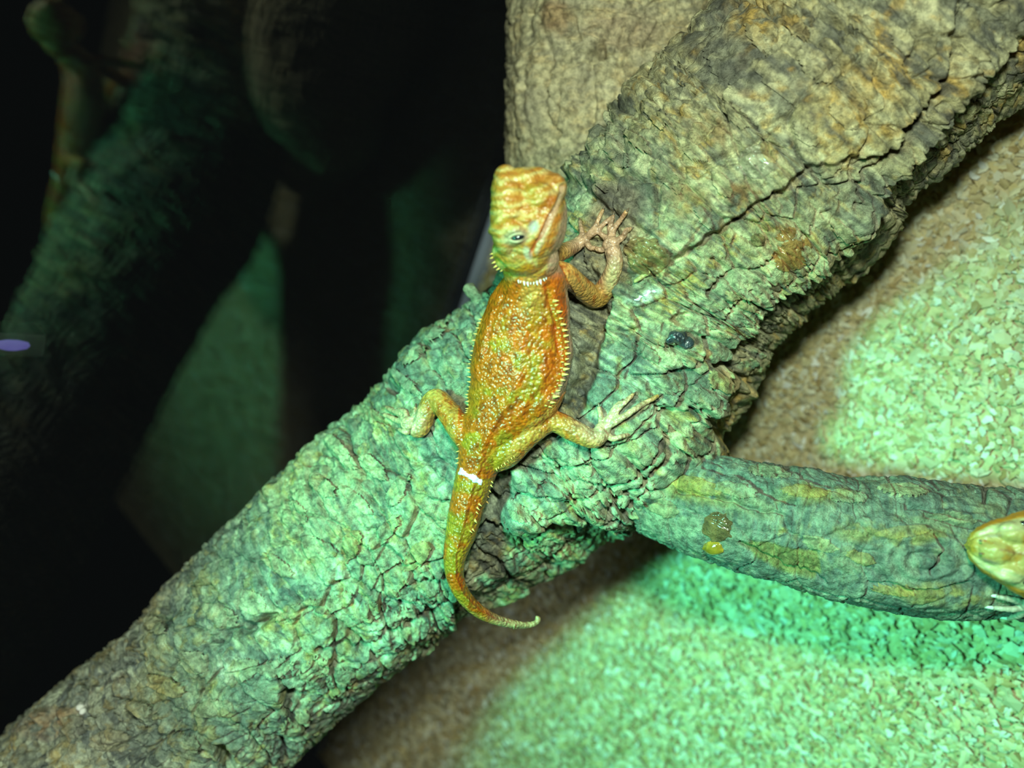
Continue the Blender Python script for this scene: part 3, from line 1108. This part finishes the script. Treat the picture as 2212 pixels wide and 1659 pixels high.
    far = np.maximum.reduce([spot_(1322, 510, 55, 62), spot_(1265, 505, 45, 50), spot_(1340, 905, 90, 60), spot_(866, 905, 48, 42)]) * (lm > .5)
    col = mix(col, np.array([.72, .55, .33]), .9 * far)
    col = mix(col, np.array([.76, .58, .34]), .7 * spot_(1318, 575, 30, 55) * lm)
    # tail
    tl = sst(1050, 1150, py)
    col = mix(col, LIM * 1.05, .45 * tl * sst(-.2, .3, c1))
    col = mix(col, np.array([.55, .42, .22]), .8 * sst(1040, 1090, px) * (py > 1280))
    col = col * np.array([1.08, .92, 1.0]) * (.44 + .42 * ids)[:, None]
    # head
    hc = np.broadcast_to(np.array([.60, .30, .055]), v.shape)
    wr_ = np.sin(py / 4.2 + .03 * (px - 1100) ** 2 / 40 + 2.4 * vn(px / 20, py / 20, px * 0, 43))
    hc = mix(hc, np.array([.50, .15, .02]), .65 * sst(.3, .9, wr_ + .7 * c2))
    hc = mix(hc, np.array([.74, .60, .26]), .6 * sst(.3, .8, -wr_ + .6 * c2))
    hc = mix(hc, LIM * 1.2, .5 * sst(.0, .4, c1))
    hc = mix(hc, ORG, .8 * line_([(1195, 450), (1170, 490), (1150, 545)], 16))
    hc = mix(hc, np.array([.70, .25, .02]), .85 * spot_(1140, 585, 20, 16))
    hc = mix(hc, np.array([.50, .16, .03]), .7 * spot_(1190, 385, 24, 14))
    hc = mix(hc, ROR, .6 * spot_(1180, 440, 30, 9, -50))
    hc = mix(hc, CRM * 1.05, .8 * line_([(1218, 405), (1200, 452), (1180, 500), (1160, 545)], 9))
    hc = mix(hc, np.array([.66, .22, .02]), .8 * line_([(1206, 470), (1190, 510), (1168, 550)], 12))
    hc = mix(hc, np.array([.58, .38, .28]), .8 * sst(0, 10, px - np.interp(py, [395, 450, 505, 560, 610], [1224, 1214, 1200, 1180, 1170])))
    hc = mix(hc, np.array([.48, .53, .50]), .8 * spot_(1152, 490, 10, 14, 20))
    hc = mix(hc, np.array([.50, .46, .30]), .75 * spot_(1115, 512, 30, 17, -12))
    hc = mix(hc, np.array([.76, .74, .70]), .45 * spot_(1140, 548, 8, 16, -20))
    hc = mix(hc, np.array([.42, .20, .06]), .6 * spot_(1112, 556, 16, 12))
    col = mix(col, hc * .70, headz)
    setcol(me, col)
    me.polygons.foreach_set('use_smooth', np.ones(len(me.polygons), bool))
    me.materials.append(MAT_SKIN)
    body = link('body', me, liz)

    # everything that sits on the skin
    nv = verts(me)
    fac = np.empty(len(me.loops), np.int32)
    me.loops.foreach_get('vertex_index', fac)
    tot = np.empty(len(me.polygons), np.int32)
    me.polygons.foreach_get('loop_total', tot)
    st = np.r_[0, np.cumsum(tot)[:-1]]
    polys = [fac[a:a + b].tolist() for a, b in zip(st, tot)]
    bvh = BVHTree.FromPolygons(nv.tolist(), polys)

    def skin(px_, py_):
        d = Vector(W(px_, py_, 1.0) - CAM).normalized()
        hit = bvh.ray_cast(Vector(CAM), d)
        return hit

    def skin_near(px_, py_, d_):
        return bvh.find_nearest(Vector(W(px_, py_, d_)))

    # white paint mark across the tail root
    c, s = math.cos(math.radians(29)), math.sin(math.radians(29))
    dx, dy = px - 1017, py - 1030
    lx, ly = dx * c + dy * s, -dx * s + dy * c
    edge = np.abs(lx) / 30 + 0 * ly
    wobx = 2.4 * vn(lx / 5, ly / 9, lx * 0, 61)
    inside = (np.abs(lx + wobx) < 29) & (np.abs(ly + 1.2 * wobx) < 7.5 + 1.5 * np.sin(lx / 6)) & (n @ CV(0, 0, 1) > .15)
    keep = [p for p in polys if all(inside[i] for i in p)]
    ids_ = sorted({i for p in keep for i in p})
    mp = {a: b for b, a in enumerate(ids_)}
    wv = nv[ids_] + n[ids_] * .00022
    o = mesh('white_mark', wv, [tuple(mp[i] for i in p) for p in keep], MAT_WHITE, liz)
    o['label'] = 'chalky white paint mark across the tail root'
    sd = o.modifiers.new('thickness', 'SOLIDIFY')
    sd.thickness, sd.offset = .00025, -1

    # eye: dark ball between pale lids
    hit = skin(1117, 513)
    e = np.array(hit[0])
    ax = np.array([CV(math.cos(.2), math.sin(.2), 0), CV(-math.sin(.2), math.cos(.2), 0), CV(0, 0, 1)])
    ex, ey, ed = PIX(e)
    v_, f_ = ball(ex + 2, ey, ed + .0001, 15.5, 7.6, .0010, ax, 16)
    eye = mesh('eye', v_, f_, MAT_EYE, liz)
    eye['label'] = 'narrow black eye'
    for nm, sgn in (('upper_eyelid', 1), ('lower_eyelid', -1)):
        pts, rr = [], []
        for t in np.linspace(-1, 1, 9):
            a_, b_ = 19 * t, sgn * (8.0 * (1 - t * t) + .5)
            X, Y = ex + a_ * math.cos(.2) - b_ * math.sin(.2) * 1, ey - (a_ * math.sin(.2) + b_ * math.cos(.2))
            hh = skin(X, Y)
            d_ = float(PIX(np.array(hh[0]))[2]) if hh[0] is not None else ed
            pts.append((X, Y, min(d_, ed + .0012) - .0001))
            rr.append(1.6 + 2.0 * (1 - t * t))
        v_, f_ = limb(pts, rr, n=20, seg=10)
        mesh(nm, v_, f_, MAT_LID, eye, smooth=True)

    # spines
    sd_, jd_ = cone_data('spine', MAT_SPINE), cone_data('jaw_spine', MAT_JAW)

    def row(pts, count, data, name, direction, size, jitter=.3, depth=.235):
        C_ = catmull(np.array(pts, float), count)
        for k, (a, b) in enumerate(C_):
            hh = skin(a, b)
            if hh[0] is None:
                hh = skin_near(a, b, depth)
            p, nn = np.array(hh[0]), np.array(hh[1])
            dv = CV(*direction) + .35 * nn + RNG.normal(0, .1, 3)
            put_spine(data, name, liz, p, dv, size * (1 + jitter * RNG.uniform(-1, 1)))
    row([(1196, 650), (1210, 690), (1220, 730), (1223, 770), (1217, 805), (1204, 842), (1186, 878)], 20, sd_, 'spine', (1, .1, .25), .0017)
    row([(1190, 660), (1203, 700), (1212, 740), (1214, 775), (1208, 808), (1196, 842), (1178, 876)], 16, sd_, 'spine', (.9, .1, .5), .0009)
    row([(1040, 690), (1022, 750), (1014, 800), (1008, 850), (1004, 885)], 22, sd_, 'spine', (-1, .1, .3), .0011)
    row([(1002, 890), (998, 920), (992, 960), (990, 1000)], 10, sd_, 'spine', (-1, -.2, .3), .0010)
    row([(1062, 1040), (1052, 1080), (1044, 1120), (1034, 1160)], 12, sd_, 'spine', (.8, -.7, .3), .0011)
    row([(1120, 606), (1140, 611), (1160, 609), (1180, 600)], 10, jd_, 'jaw_spine', (.1, -1, .35), .0012, .35, .212)
    row([(1064, 548), (1068, 572), (1080, 592)], 6, sd_, 'spine', (-.9, -.5, .2), .0012, .25, .21)
    row([(1110, 985), (1090, 1000), (1072, 1012)], 7, sd_, 'spine', (.5, -1, .2), .0009)
    claws(liz, [(t[-2], t[-1]) for t in rtips + ltips + ftips + gtips], MAT_CLAW)
    return liz


build_lizard()


def build_second():
    liz = empty('bearded_dragon', W(2300, 1210, .22))
    tag(liz, 'pale cream and orange bearded dragon whose snout shows on the slim side limb', 'lizard')
    ax = np.array([1.0, .13])
    st = [(2, 16, .0022), (12, 33, .0036), (40, 55, .0048), (80, 74, .0060), (120, 92, .0070), (180, 104, .0078), (240, 98, .0078), (300, 84, .0075), (360, 92, .0085), (450, 116, .0100), (540, 120, .0100), (620, 96, .0090), (680, 60, .0070), (760, 40, .0052)]
    B = np.array([(2090 + t * ax[0], 1178 + t * ax[1], hw, hh, np.interp(t, [0, 120, 300, 450, 760], [.2085, .2055, .2060, .2065, .2060])) for t, hw, hh in st])
    S = catmull(np.column_stack([W(B[:, 0], B[:, 1], B[:, 4]), B[:, 2] / FPX * B[:, 4], B[:, 3]]), 90)
    P = [frame_tube(S[:, :3], S[:, 3], S[:, 4], CV(0, 0, 1), 36)]
    P += [ball(2195, 1150, .2025, 40, 24, .0040), ball(2182, 1236, .2030, 40, 24, .0040), ball(2150, 1190, .2050, 40, 30, .0050)]
    d1 = on(2230, 1312, .0028)
    P.append(limb([(2400, 1290, .2110), (2330, 1325, .2120), (2280, 1322, d1[2] - .001), (2228, 1308, d1[2])], [34, 28, 22, 18], n=24))
    tips = [((2190, 1296), (2152, 1288)), ((2190, 1316), (2142, 1313)), ((2200, 1330), (2175, 1336))]
    P += hand(2228, 1308, .0030, 18, tips, 7.0)
    me = fuse(P, .00045, 4)
    v, n = verts(me), vnormals(me)
    px, py, dd = PIX(v)
    x, y, z = v.T
    lx, ly = (px - 2090) + .13 * (py - 1178), (py - 1178) - .13 * (px - 2090)
    hwv = np.interp(lx, [t[0] for t in st], [t[1] for t in st])
    u = ly / hwv
    hd = (lx < 330) & (np.abs(u) < 1.15) & (dd < .2125)
    f1, _ = worley3(x / .0017, y / .0017, z / .0017, 31)
    h = .00022 * (1 - sst(0, .75, f1))
    h -= .0005 * hd * (1 - sst(0, .12, np.abs(np.abs(u) - .62)))
    h += .0004 * hd * (1 - sst(0, .2, np.abs(u)))
    me.vertices.foreach_set('co', (v + n * h[:, None]).astype(np.float32).ravel())
    me.update()
    c1, c2 = fbm(px / 30, py / 22, z * 50, 3, 71), fbm(px / 10, py / 8, z * 80, 3, 72)
    col = np.broadcast_to(np.array([.62, .46, .16]), v.shape)
    col = mix(col, np.array([.60, .26, .03]), .8 * sst(.0, .35, c1 + .4 * c2))
    col = mix(col, np.array([.72, .62, .34]), .9 * hd * sst(.45, .6, np.abs(u)) * (1 - sst(.80, .9, np.abs(u))))
    col = mix(col, np.array([.62, .22, .015]), .95 * hd * sst(.80, .92, np.abs(u)))
    col = mix(col, np.array([.62, .36, .04]), .8 * hd * (1 - sst(8, 26, lx)))
    col = mix(col, np.array([.34, .10, .04]), .7 * hd * (1 - sst(0, .07, np.abs(u - .02 + .05 * c2))) * (lx > 70))
    col = mix(col, np.array([.44, .36, .34]), .6 * hd * (1 - sst(0, .1, np.abs(np.abs(u) - .45))) * sst(26, 45, lx) * (1 - sst(60, 85, lx)))
    low = (dd > .2125)
    col = mix(col, np.array([.66, .60, .50]), .9 * low)
    setcol(me, col * .66)
    me.polygons.foreach_set('use_smooth', np.ones(len(me.polygons), bool))
    me.materials.append(MAT_SKIN2)
    link('body', me, liz)
    for sg in (-1, 1):
        v_, f_ = ball(2213 + 0 * sg, 1194 + sg * 62, .2015, 12, 8, .0012, None, 14)
        mesh('eye', v_, f_, MAT_EYE, liz)
        v_, f_ = ball(2118, 1182 + sg * 14, .2022, 3.2, 2.4, .0006, None, 10)
        mesh('nostril', v_, f_, MAT_CLAW, liz)
    MC = plain('pale_claw', (.66, .68, .64), .3, .5, .06, 900)
    for (x0, y0), (x1, y1) in [(t[-2], t[-1]) for t in tips]:
        a = on(x1 + 3, y1, .0014)
        b = (x1 - 8, y1 - 1, a[2] + .0002)
        c = (x1 - 15, y1, a[2] + .0010)
        v_, f_ = limb([a, b, c], [4.6, 3.2, .6], n=8, seg=8)
        mesh('claw', v_, f_, MC, liz)
    return liz


build_second()


# ------------------------------------------------------------------ pieces lying on or growing from the bark
def window(L, V, Cc, x, y, r):
    """cut-out of the bark grid around a pixel"""
    d = np.hypot(L.px[::6, ::4] - x, L.py[::6, ::4] - y) + 1e4 * (L.front[::6, ::4] < .5)
    i, j = np.unravel_index(np.argmin(d), d.shape)
    i, j = i * 6, j * 4
    ki, kj = int(r * 1.9 / 2.2) + 8, int(r * 1.9 / 1.9) + 8
    a, b, c, e = max(0, i - ki), min(L.ns, i + ki), max(0, j - kj), min(L.nt, j + kj)

    class Q:
        pass
    q = Q()
    sl = (slice(a, b), slice(c, e))
    q.V, q.col, q.dir = V[sl], Cc[sl], L.dir[sl]
    q.px, q.py, _ = PIX(q.V)
    q.front = np.ones(q.px.shape)
    return q


def patch(name, L, V, Cc, x, y, rx, ry, rot, lift, mat, parent, tint=None, k=0.0, hard=.12, dome=0.0, label=None):
    q = window(L, V, Cc, x, y, max(rx, ry))
    m = ell(q, x, y, rx, ry, rot, hard)
    c, s_ = math.cos(math.radians(rot)), math.sin(math.radians(rot))
    dx, dy = q.px - x, q.py - y
    rad = np.clip(1 - ((dx * c + dy * s_) / rx) ** 2 - ((-dx * s_ + dy * c) / ry) ** 2, 0, 1)
    off = lift * sst(.1, .55, m) + dome * rad - .0012 * (1 - sst(.02, .2, m))
    P = q.V + off[..., None] * q.dir
    use = m > .015
    seed_ = np.zeros_like(use)
    seed_[np.unravel_index(np.argmax(m * (1 + rad)), m.shape)] = True
    while True:                                    # keep the piece around the centre only
        g = seed_.copy()
        g[1:] |= seed_[:-1]
        g[:-1] |= seed_[1:]
        g[:, 1:] |= seed_[:, :-1]
        g[:, :-1] |= seed_[:, 1:]
        g &= use
        if (g == seed_).all():
            break
        seed_ = g
    use = seed_
    a, b = use.shape
    idx = np.arange(a * b).reshape(a, b)
    F = np.stack([idx[:-1, :-1], idx[:-1, 1:], idx[1:, 1:], idx[1:, :-1]], -1).reshape(-1, 4)
    ok = use.ravel()[F].all(1)
    F = F[ok]
    if len(F) < 4:
        return None
    ids, inv = np.unique(F, return_inverse=True)
    col = q.col.reshape(-1, 3)[ids]
    if tint is not None:
        col = col + (np.array(tint) - col) * k
    o = mesh(name, P.reshape(-1, 3)[ids], inv.reshape(-1, 4), mat, parent, col=col)
    if label:
        o['label'] = label
    return o


def coat_mat(name, color, rough, nscale, bump):
    m = plain(name, color, rough, .6, .45, nscale, bump, coat=.9)
    m.node_tree.nodes['Principled BSDF'].inputs['Coat Roughness'].default_value = .06
    return m


MAT_GLOSS = bark_mat('wet_bark', .35, .5)
MAT_GLOSS.node_tree.nodes['Principled BSDF'].inputs['Coat Weight'].default_value = .8
MAT_GLOSS.node_tree.nodes['Principled BSDF'].inputs['Coat Roughness'].default_value = .12
TA = (TR, trunk_v, trunk_c)
SA = (SIDE, side_v, side_c)
AMB = (.38, .16, .02)
patch('resin_patch', *TA, 1712, 548, 44, 32, -25, .0006, MAT_GLOSS, branch, AMB, .8, label='glossy amber resin patch')
patch('resin_patch', *TA, 1698, 505, 26, 13, -25, .0005, MAT_GLOSS, branch, AMB, .8, label='glossy amber resin patch')
patch('knob', *TA, 1637, 518, 15, 14, 0, .0006, MAT_BARK, branch, (.2, .14, .05), .8, .2, .0020)
patch('bark_chunk', *TA, 1396, 552, 46, 36, 22, .0020, MAT_GLOSS, branch, (.30, .18, .05), .75, hard=.18, dome=.0010, label='wet raised bark chunk beside the forefoot')
patch('resin_patch', *SA, 1550, 1140, 33, 31, 30, .0004, MAT_GLOSS, branch, (.17, .08, .02), .9, label='glossy dark amber resin patch')
patch('resin_drop', *SA, 1540, 1183, 22, 14, 10, .0004, coat_mat('amber_drop', (.34, .17, .02), .15, 300, .5), branch, hard=.2, dome=.0014, label='golden resin drop')
patch('film_patch', *TA, 1636, 352, 42, 36, -10, .0004, MAT_GLOSS, branch, (.42, .40, .30), .6, label='clear shiny dried film on the bark')
rr = random.Random(11)
# loose-edged plates of bark: (x, y, long radius, short radius, turn, lift)
FL = [(1330, 330, 46, 16, 52), (1420, 250, 52, 18, 50), (1490, 190, 60, 15, 48), (1560, 150, 54, 20, 46), (1640, 90, 60, 22, 47), (1720, 60, 48, 18, 45), (1590, 250, 56, 17, 45),
      (1680, 190, 60, 18, 47), (1760, 150, 56, 20, 44), (1820, 250, 50, 18, 46), (1740, 290, 52, 17, 44), (1660, 330, 40, 14, 46), (1500, 330, 50, 15, 48), (1440, 380, 46, 15, 50),
      (1560, 400, 44, 15, 46), (1520, 470, 40, 14, 48), (1480, 300, 44, 14, 50), (1900, 160, 40, 18, 50), (1950, 90, 44, 18, 52), (1860, 60, 44, 16, 46), (1380, 310, 40, 12, 50),
      (1300, 400, 40, 12, 52), (1640, 450, 38, 14, 44), (1800, 350, 46, 14, -44), (1560, 700, 44, 20, 40), (1600, 650, 50, 16, 42), (1500, 780, 46, 22, 36), (1640, 720, 40, 18, 44),
      (1440, 830, 40, 20, 30), (1560, 820, 44, 22, 30), (1400, 760, 36, 16, 36), (1530, 870, 44, 24, 20), (1480, 640, 36, 16, 40), (1760, 560, 44, 18, 40), (1820, 500, 40, 16, 44),
      (1250, 1010, 40, 20, 20), (1180, 1060, 44, 18, 20), (1130, 1110, 36, 16, 10), (1260, 1110, 50, 16, 6), (1350, 1080, 44, 18, 16), (1400, 980, 40, 22, 20),
      (900, 770, 44, 16, -50), (950, 720, 40, 14, -48), (880, 830, 40, 14, 40), (800, 900, 46, 14, 44), (740, 980, 50, 18, 42), (810, 1010, 44, 15, 44), (700, 1050, 46, 16, 42),
      (770, 1080, 44, 16, 46), (860, 1060, 44, 14, -50), (640, 1110, 44, 18, 40), (830, 1150, 46, 20, -48), (760, 1180, 40, 20, -60), (690, 1180, 40, 20, 30), (900, 1200, 44, 18, -40),
      (600, 1220, 44, 20, 40), (540, 1300, 44, 22, 20), (640, 1320, 56, 16, -20), (720, 1300, 46, 16, -18), (800, 1320, 44, 18, -24), (480, 1330, 40, 22, 30), (420, 1430, 44, 22, 10),
      (520, 1450, 50, 26, -20), (600, 1440, 44, 22, -20), (680, 1440, 46, 20, -30), (740, 1460, 44, 18, -30), (560, 1540, 46, 26, 10), (460, 1530, 50, 24, 0), (360, 1480, 44, 22, 20),
      (300, 1540, 46, 24, 10), (240, 1600, 50, 26, 0), (400, 1600, 48, 26, 20), (640, 1560, 40, 22, -30), (160, 1570, 44, 20, -10), (340, 1350, 36, 18, 30), (940, 1290, 40, 16, -30), (870, 1330, 44, 16, -28)]
for x, y, a, b, t in FL:
    tint = rr.choice([PALE, TAN, OCHRE * .9, GREY, PALE * .9, TAN])
    patch('bark_flake', *TA, x, y, a * rr.uniform(.7, 1.05), b * rr.uniform(.8, 1.2), t + rr.uniform(-10, 10), rr.uniform(.0006, .0019), MAT_BARK, branch, tint, rr.uniform(.1, .5), .10)
for x, y, a, b, t in [(1500, 1050, 56, 18, 14), (1590, 1060, 44, 16, 10), (1740, 1062, 54, 14, 4), (1830, 1075, 40, 14, 6), (1950, 1150, 60, 13, -6), (1770, 1175, 40, 15, 18), (2040, 1284, 70, 14, 3),
                      (1930, 1272, 50, 13, 8), (2060, 1120, 50, 13, 8), (1860, 1205, 34, 14, 20), (1420, 1090, 46, 20, 25), (1660, 1020, 46, 14, 8), (1950, 1060, 50, 13, 4)]:
    patch('bark_flake', *SA, x, y, a, b, t, rr.uniform(.0004, .0010), MAT_BARK, branch, rr.choice([OCHRE, TAN, OCHRE * .9]), rr.uniform(.25, .6), .10)
sd0 = (surf(1045, 640) or .27)
me_ = fuse([ball(1014, 622, sd0 + .003, 15, 12, .0030), ball(1024, 634, sd0 + .003, 16, 11, .0030), ball(1040, 646, sd0 + .004, 22, 14, .0040)], .0006, 2)
vv_, nn_ = verts(me_), vnormals(me_)
vv_ = vv_ + nn_ * (.0012 * fbm(vv_[:, 0] * 350, vv_[:, 1] * 350, vv_[:, 2] * 350, 3, 6))[:, None]
me_.vertices.foreach_set('co', vv_.astype(np.float32).ravel())
setcol(me_, np.broadcast_to(GREY * 1.2, vv_.shape))
me_.polygons.foreach_set('use_smooth', np.ones(len(me_.polygons), bool))
me_.materials.clear()
me_.materials.append(MAT_BARK)
link('bark_stub', me_, branch)


def lump_thing(name, label, cat, balls, mat, voxel=.0004, rough=.0003, group=None):
    me = fuse(balls, voxel, 2)
    v, n = verts(me), vnormals(me)
    v = v + n * (rough * fbm(v[:, 0] * 700, v[:, 1] * 700, v[:, 2] * 700, 3, 5))[:, None]
    me.vertices.foreach_set('co', v.astype(np.float32).ravel())
    me.polygons.foreach_set('use_smooth', np.ones(len(me.polygons), bool))
    me.materials.clear()
    me.materials.append(mat)
    o = link(name, me)
    return tag(o, label, cat, group)


def bl(x, y, r1, r2, lift, rz):
    return ball(x, y, (surf(x, y) or .25) - lift, r1, r2, rz)


lump_thing('dropping', 'small blue-black glossy dropping stuck on the thick branch', 'dropping',
           [bl(1462, 728, 20, 14, .0008, .0018), bl(1484, 742, 17, 13, .0008, .0016), bl(1448, 736, 10, 8, .0006, .0012), bl(1476, 722, 10, 8, .001, .0012)],
           coat_mat('dropping', (.025, .03, .04), .3, 900, .8), rough=.0008)
lump_thing('white_smear', 'chalky white dried smear on bark below the forefoot', 'smear',
           [bl(1372 + 6 * k, 648 - 3 * k + 3 * math.sin(k * 2.1), 4 + 2.5 * abs(math.sin(k * 1.7)), 3 + 1.5 * math.sin(k) ** 2, -.0001, .0008) for k in range(8)],
           plain('urate', (.72, .76, .74), .7, .3, .15, 900, .6))
lump_thing('seed_husk', 'small split tan seed husk lying beside the forefoot', 'husk',
           [bl(1372 + 5 * k, 607 - 3 * k, 7 - abs(k - 3) * 1.2, 5, .0012, .0009) for k in range(7)], plain('husk', (.42, .33, .14), .4, .5, .3, 500, .5))
lump_thing('wood_chip', 'white wood chip lying on the dim bedding', 'chip',
           [ball(2130, 800, .3075, 9, 7, .0018), ball(2136, 794, .3075, 7, 8, .0016)], plain('white_chip', (.85, .83, .76), .6, .3, .1, 600, .3), rough=.0005)
lump_thing('debris_crumb', 'dark brown crumb lying on the bright green bedding', 'crumb',
           [ball(1690, 1490, .3500, 9, 6, .0018), ball(1698, 1494, .3500, 6, 5, .0014)], plain('crumb', (.07, .05, .03), .7, .3, .2, 600, .4), rough=.0005)
lump_thing('bark_crumb', 'whitish bark crumb lying near the worn end of the branch', 'crumb',
           [bl(174, 1528, 10, 8, .0008, .0014), bl(180, 1536, 7, 8, .0008, .0012)], plain('pale_crumb', (.7, .68, .6), .7, .3, .1, 600, .4), rough=.0004)

# violet indicator light fixed to the outer face of the glass
pc = W(12, 729, .2985)
ind = empty('indicator_light', pc)
tag(ind, 'small violet indicator light glowing behind the dark glass', 'light')
MAT_HOUSE = plain('indicator_housing', (.02, .02, .022), .5, .4, .1, 200)
m_, nt_, b_ = base_mat('violet_light')
b_.inputs['Base Color'].default_value = (.1, .08, .25, 1)
b_.inputs['Emission Color'].default_value = (.20, .17, .62, 1)
b_.inputs['Emission Strength'].default_value = 0.32
py_, pz_ = pc[1], pc[2]
box('housing', (-.020, py_ - .005, pz_ - .012), (-.0065, py_ + .005, pz_ + .012), MAT_HOUSE, ind, .001)
v_, f_ = frame_tube([(-.0064, py_ + .0015 * k, pz_) for k in (-1.5, -1, 0, 1, 1.5)], [.0020, .0055, .0065, .0055, .0020], [.0008] * 5, (1, 0, 0), 16)
mesh('lens', v_, f_, m_, ind)
